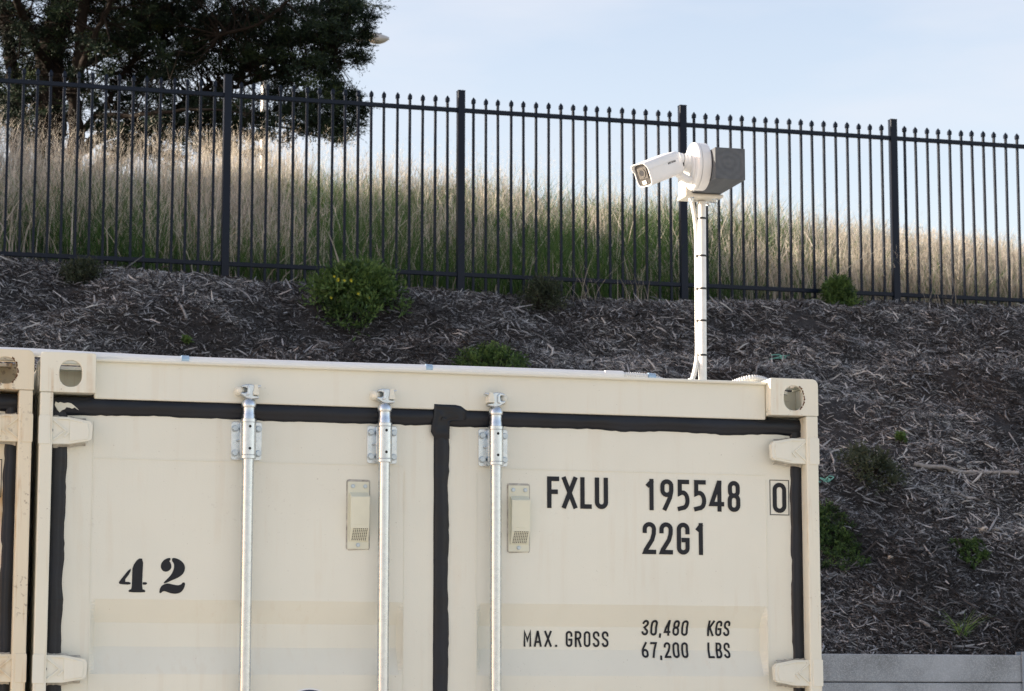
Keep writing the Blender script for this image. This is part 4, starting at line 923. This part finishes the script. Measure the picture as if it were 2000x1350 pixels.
# ------------------------------------------------------------------ cypress on the hilltop
TB = np.array([2.28, 28.16, 0.]); TB[2] = float(H(TB[0], TB[1])) - .1
TZ = 9.49
def tw(u, v, d=0.):                                       # tree drawing units to tree-local metres
    return RV * ((u - 100) / 139) + FH * d + np.array([0, 0, (280 - v) / 139 + TZ - TB[2]])
root = empty('cypress_tree', tuple(TB)); tag(root, 'big dark cypress with several trunks and spreading limbs on the hilltop', 'tree')
limbs = [[(95, 470, 0, .36), (98, 300, 0, .33), (100, 200, 0, .30), (96, 100, .1, .28), (112, -20, .2, .24), (130, -200, .3, .18), (140, -480, .3, .08)],
    [(150, 450, -.3, .18), (158, 300, -.4, .165), (158, 200, -.5, .15), (166, 90, -.6, .14), (190, -50, -.8, .11), (230, -300, -1, .05)],
    [(50, 450, .2, .2), (30, 300, .3, .18), (18, 180, .4, .16), (2, 60, .5, .15), (-30, -80, .6, .11), (-80, -300, .6, .05)],
    [(110, 330, -.2, .2), (150, 285, .3, .15), (205, 235, .7, .12), (285, 192, 1.1, .10), (380, 138, 1.3, .08), (440, 95, 1.4, .06), (520, 40, 1.4, .045), (600, -30, 1.4, .03)],
    [(130, 360, .3, .15), (240, 275, .5, .115), (305, 215, .6, .095), (385, 163, .7, .08), (450, 138, .8, .06), (530, 108, .9, .045), (630, 60, .9, .02)],
    [(155, 210, -.5, .10), (190, 140, -1, .085), (220, 92, -1.3, .07), (255, 45, -1.6, .055), (330, -40, -2, .03)],
    [(285, 235, .6, .07), (335, 200, .3, .06), (400, 165, .1, .05), (470, 148, 0, .04), (560, 128, 0, .03), (650, 110, 0, .015)],
    [(300, 225, .5, .055), (370, 214, .8, .045), (450, 200, 1, .038), (550, 212, 1.2, .028), (650, 235, 1.3, .012)],
    [(200, 240, -.5, .08), (260, 255, -.9, .06), (330, 262, -1.3, .045), (420, 262, -1.5, .032), (500, 268, -1.5, .015)],
    [(40, 220, .3, .12), (-60, 130, .5, .1), (-180, 60, .7, .07), (-330, 0, .8, .03)], [(100, 150, 0, .12), (60, 40, -1.4, .09), (40, -60, -2.6, .06), (20, -180, -3.4, .03)],
    [(100, 150, 0, .12), (150, 60, 1.4, .09), (200, -40, 2.6, .06), (260, -140, 3.6, .03)], [(110, -20, .2, .12), (240, -110, .2, .09), (390, -170, .2, .06), (560, -220, 0, .02)],
    [(112, -60, .2, .12), (-40, -180, .2, .08), (-200, -260, .3, .03)], [(125, -180, .3, .1), (260, -330, -.6, .06), (400, -420, -1, .02)], [(440, 95, -.9, .05), (520, 85, -1.2, .035), (610, 30, -1.5, .025), (690, 20, -1.5, .01)],
    [(385, 163, .7, .05), (440, 190, .6, .035), (520, 200, .5, .025), (600, 160, .4, .015)], [(150, 285, -.3, .09), (215, 200, -.2, .07), (250, 120, 0, .055), (300, 70, .2, .04), (380, 20, .3, .025)]]
m = MB(); nodes = []
for lb in limbs:
    P = cr([tuple(tw(u, v, d)) for u, v, d, r in lb], 5); R_ = np.interp(np.linspace(0, len(lb) - 1, len(P)), range(len(lb)), [q[3] * (.72 if q[3] > .15 else .58) for q in lb])
    P = [p + Vector(RNG.normal(0, 1, 3)) * min(.03, float(r) * .25) for p, r in zip(P, R_)]
    m.tube(P, [float(r) for r in R_], 9); nodes += [(np.array(p), float(r)) for p, r in zip(P, R_)]
NP = np.array([q[0] for q in nodes])
blobs = [(625, 40, 60, 60, 38, .8), (668, 5, 30, 30, 14, .5), (588, 115, 62, 55, 34, .8), (652, 108, 18, 12, 6, .4), (560, 40, 90, 60, 42, 1.2), (620, 196, 42, 40, 22, .6), (696, 18, 18, 11, 10, .3), (668, 48, 22, 14, 8, .3), (702, 64, 18, 11, 10, .3), (690, 84, 14, 9, 4, .3), (698, 110, 15, 9, 7, .2), (640, 142, 20, 13, 7, .3), (658, 166, 15, 11, 6, .3), (696, 196, 16, 16, 8, .3), (700, 232, 12, 15, 5, .2), (672, 205, 24, 22, 9, .3), (645, 236, 40, 26, 14, .5), (600, 222, 52, 40, 20, .6),
    (480, 10, 110, 40, 44, 1.6), (380, 10, 120, 35, 44, 1.6), (270, 12, 110, 42, 40, 1.6), (150, 5, 150, 36, 40, 1.8), (40, 40, 70, 60, 26, 1.6), (15, 130, 45, 55, 16, 1.2), (470, 268, 55, 34, 24, .6), (400, 245, 55, 34, 14, .7), (330, 300, 34, 26, 9, .5), (250, 262, 55, 34, 14, .7),
    (25, 215, 42, 45, 16, .9), (205, 150, 60, 60, 16, 1.2), (420, 85, 80, 45, 26, 1.2), (520, 135, 60, 40, 20, .9), (345, 130, 75, 50, 18, 1.0), (450, 195, 70, 30, 12, .9), (560, 185, 60, 40, 16, .7), (300, 75, 60, 34, 16, 1.), (110, 110, 90, 60, 16, 1.4), (60, 280, 50, 40, 10, 1), (720, 30, 10, 12, 3, .1),
    (300, 12, 60, 26, 22, .8), (590, 60, 90, 40, 22, 1.), (640, 262, 30, 22, 8, .3),
    (430, -80, 300, 70, 120, 2.2), (100, -80, 300, 80, 110, 2.6), (560, -160, 140, 80, 46, 1.6), (250, -220, 320, 90, 120, 2.8), (-120, -60, 150, 120, 60, 2.4), (-250, 40, 130, 100, 40, 2), (120, -380, 240, 110, 80, 2.2), (130, -520, 130, 90, 36, 1.3), (330, -340, 150, 80, 40, 1.6), (-100, -260, 160, 90, 44, 2),
    (90, 60, 110, 70, 34, 1.6), (200, 60, 90, 60, 24, 1.4), (60, 170, 70, 60, 18, 1.4), (190, 190, 60, 50, 14, 1.2), (330, 60, 90, 45, 22, 1.2), (450, 60, 100, 45, 24, 1.2), (360, 190, 60, 30, 8, .8), (330, 150, 90, 40, 22, .9), (260, 228, 60, 28, 16, .9), (330, 238, 60, 26, 16, .9), (400, 226, 50, 26, 14, .9), (290, 286, 60, 20, 12, .9), (470, 236, 40, 24, 12, .8), (215, 272, 50, 28, 12, .9), (70, 232, 60, 50, 18, 1.2), (560, 244, 40, 22, 10, .7), (410, 288, 28, 14, 6, .6), (420, 110, 80, 40, 22, .9), (240, 130, 70, 60, 22, 1.0), (500, 90, 70, 40, 20, .9), (60, 20, 120, 70, 26, 3.6), (200, -40, 140, 70, 30, 3.6)]
rng = np.random.default_rng(77); C = []
for cx, cy, rx, ry, n, dz in blobs:
    for _ in range(n):
        a = rng.uniform(0, 2 * np.pi); r = math.sqrt(rng.random()); p = tw(cx + rx * r * math.cos(a), cy + ry * r * math.sin(a), rng.normal(0, dz * .55)); C.append((*p, rng.uniform(.12, .24) * (1.3 if cy < -40 else 1)))
C = np.array(C)
for c in C:                                               # thin twigs from the nearest limb to each spray
    i = int(np.argmin(((NP - c[:3]) ** 2).sum(1))); a = NP[i]; b = c[:3]; L = np.linalg.norm(b - a)
    mid = (a + b) / 2 + rng.normal(0, .10, 3) * L + np.array([0, 0, -.05 * L]); r0 = min(nodes[i][1] * .6, .010 + .010 * L)
    m.tube([tuple(a), tuple(mid), tuple(b)], [r0, r0 * .6, .004], 4, caps=False)
    if c[2] + TB[2] < 12.2 and (c[:3] - tw(560, 0)) @ RV < 0:
        for _ in range(2):
            e = b + rng.normal(0, .30, 3); m.tube([tuple(mid), tuple((mid + e) / 2 + rng.normal(0, .05, 3)), tuple(e)], [.006, .004, .002], 3, caps=False)
m.build('trunk', M['bark'], root, smooth=80)
near = np.array([NP[int(np.argmin(((NP - c[:3]) ** 2).sum(1)))] for c in C]); dv = C[:, :3] - near; dv[:, 2] += .25; dv += rng.normal(0, .35, dv.shape); dv /= np.linalg.norm(dv, axis=1, keepdims=True)
V, Q, T = leaf_cloud(C, 34, 10, 1.0, .036, .015, 78, .1, .42, .22, dv); np_mesh('crown', V, Q, M['cypress'], root, T)

# ------------------------------------------------------------------ street lamp beyond the hill
pt = CAM + pixray(515, 256) * 55; ht = CAM + pixray(735, 72) * 55; gx, gy = pt[0], pt[1]; gz = float(H(gx, gy)); root = empty('street_lamp', (gx, gy, gz), -YAW)
tag(root, 'pale street lamp on a tall pole half hidden behind the cypress', 'street lamp')
hz = ht[2] - gz; aw = float(np.dot(ht - pt, RV))
m = MB(); m.tube([(0, 0, 0), (0, 0, hz - .55)], [.10, .065], 14); m.build('pole', M['lamp'], root, smooth=40)
m = MB(); m.tube(cr([(0, 0, hz - .56), (.12, 0, hz - .22), (.6, 0, hz - .06), (aw - .3, 0, hz + .0)], 6), .04, 10); m.build('arm', M['lamp'], root, smooth=40)
m = MB(); P = []
for i in range(9):
    q = i / 8; xx = aw - .36 + .62 * q; ww = .15 * math.sin(math.pi * min(1, .12 + .82 * q)) ** .7; row = []
    for j in range(9): b = math.pi * j / 8; row.append((xx, ww * math.cos(b), hz + .02 + (.03 + .11 * math.sin(math.pi * min(1, .15 + .8 * q))) * math.sin(b)))
    P.append(row)
m.grid(P); hd = m.build('lamp_head', M['lamp'], root, smooth=60)
m = MB(); P = []
for i in range(9):
    q = i / 8; xx = aw - .24 + .49 * q; ww = .14 * math.sin(math.pi * min(1, .1 + .84 * q)) ** .7; P.append([(xx, ww * math.cos(math.pi * j / 8), hz + .018 - .10 * math.sin(math.pi * q) ** .7 * math.sin(math.pi * j / 8)) for j in range(9)])
m.grid(P); m.build('diffuser', M['lamp_lens'], hd, smooth=60)
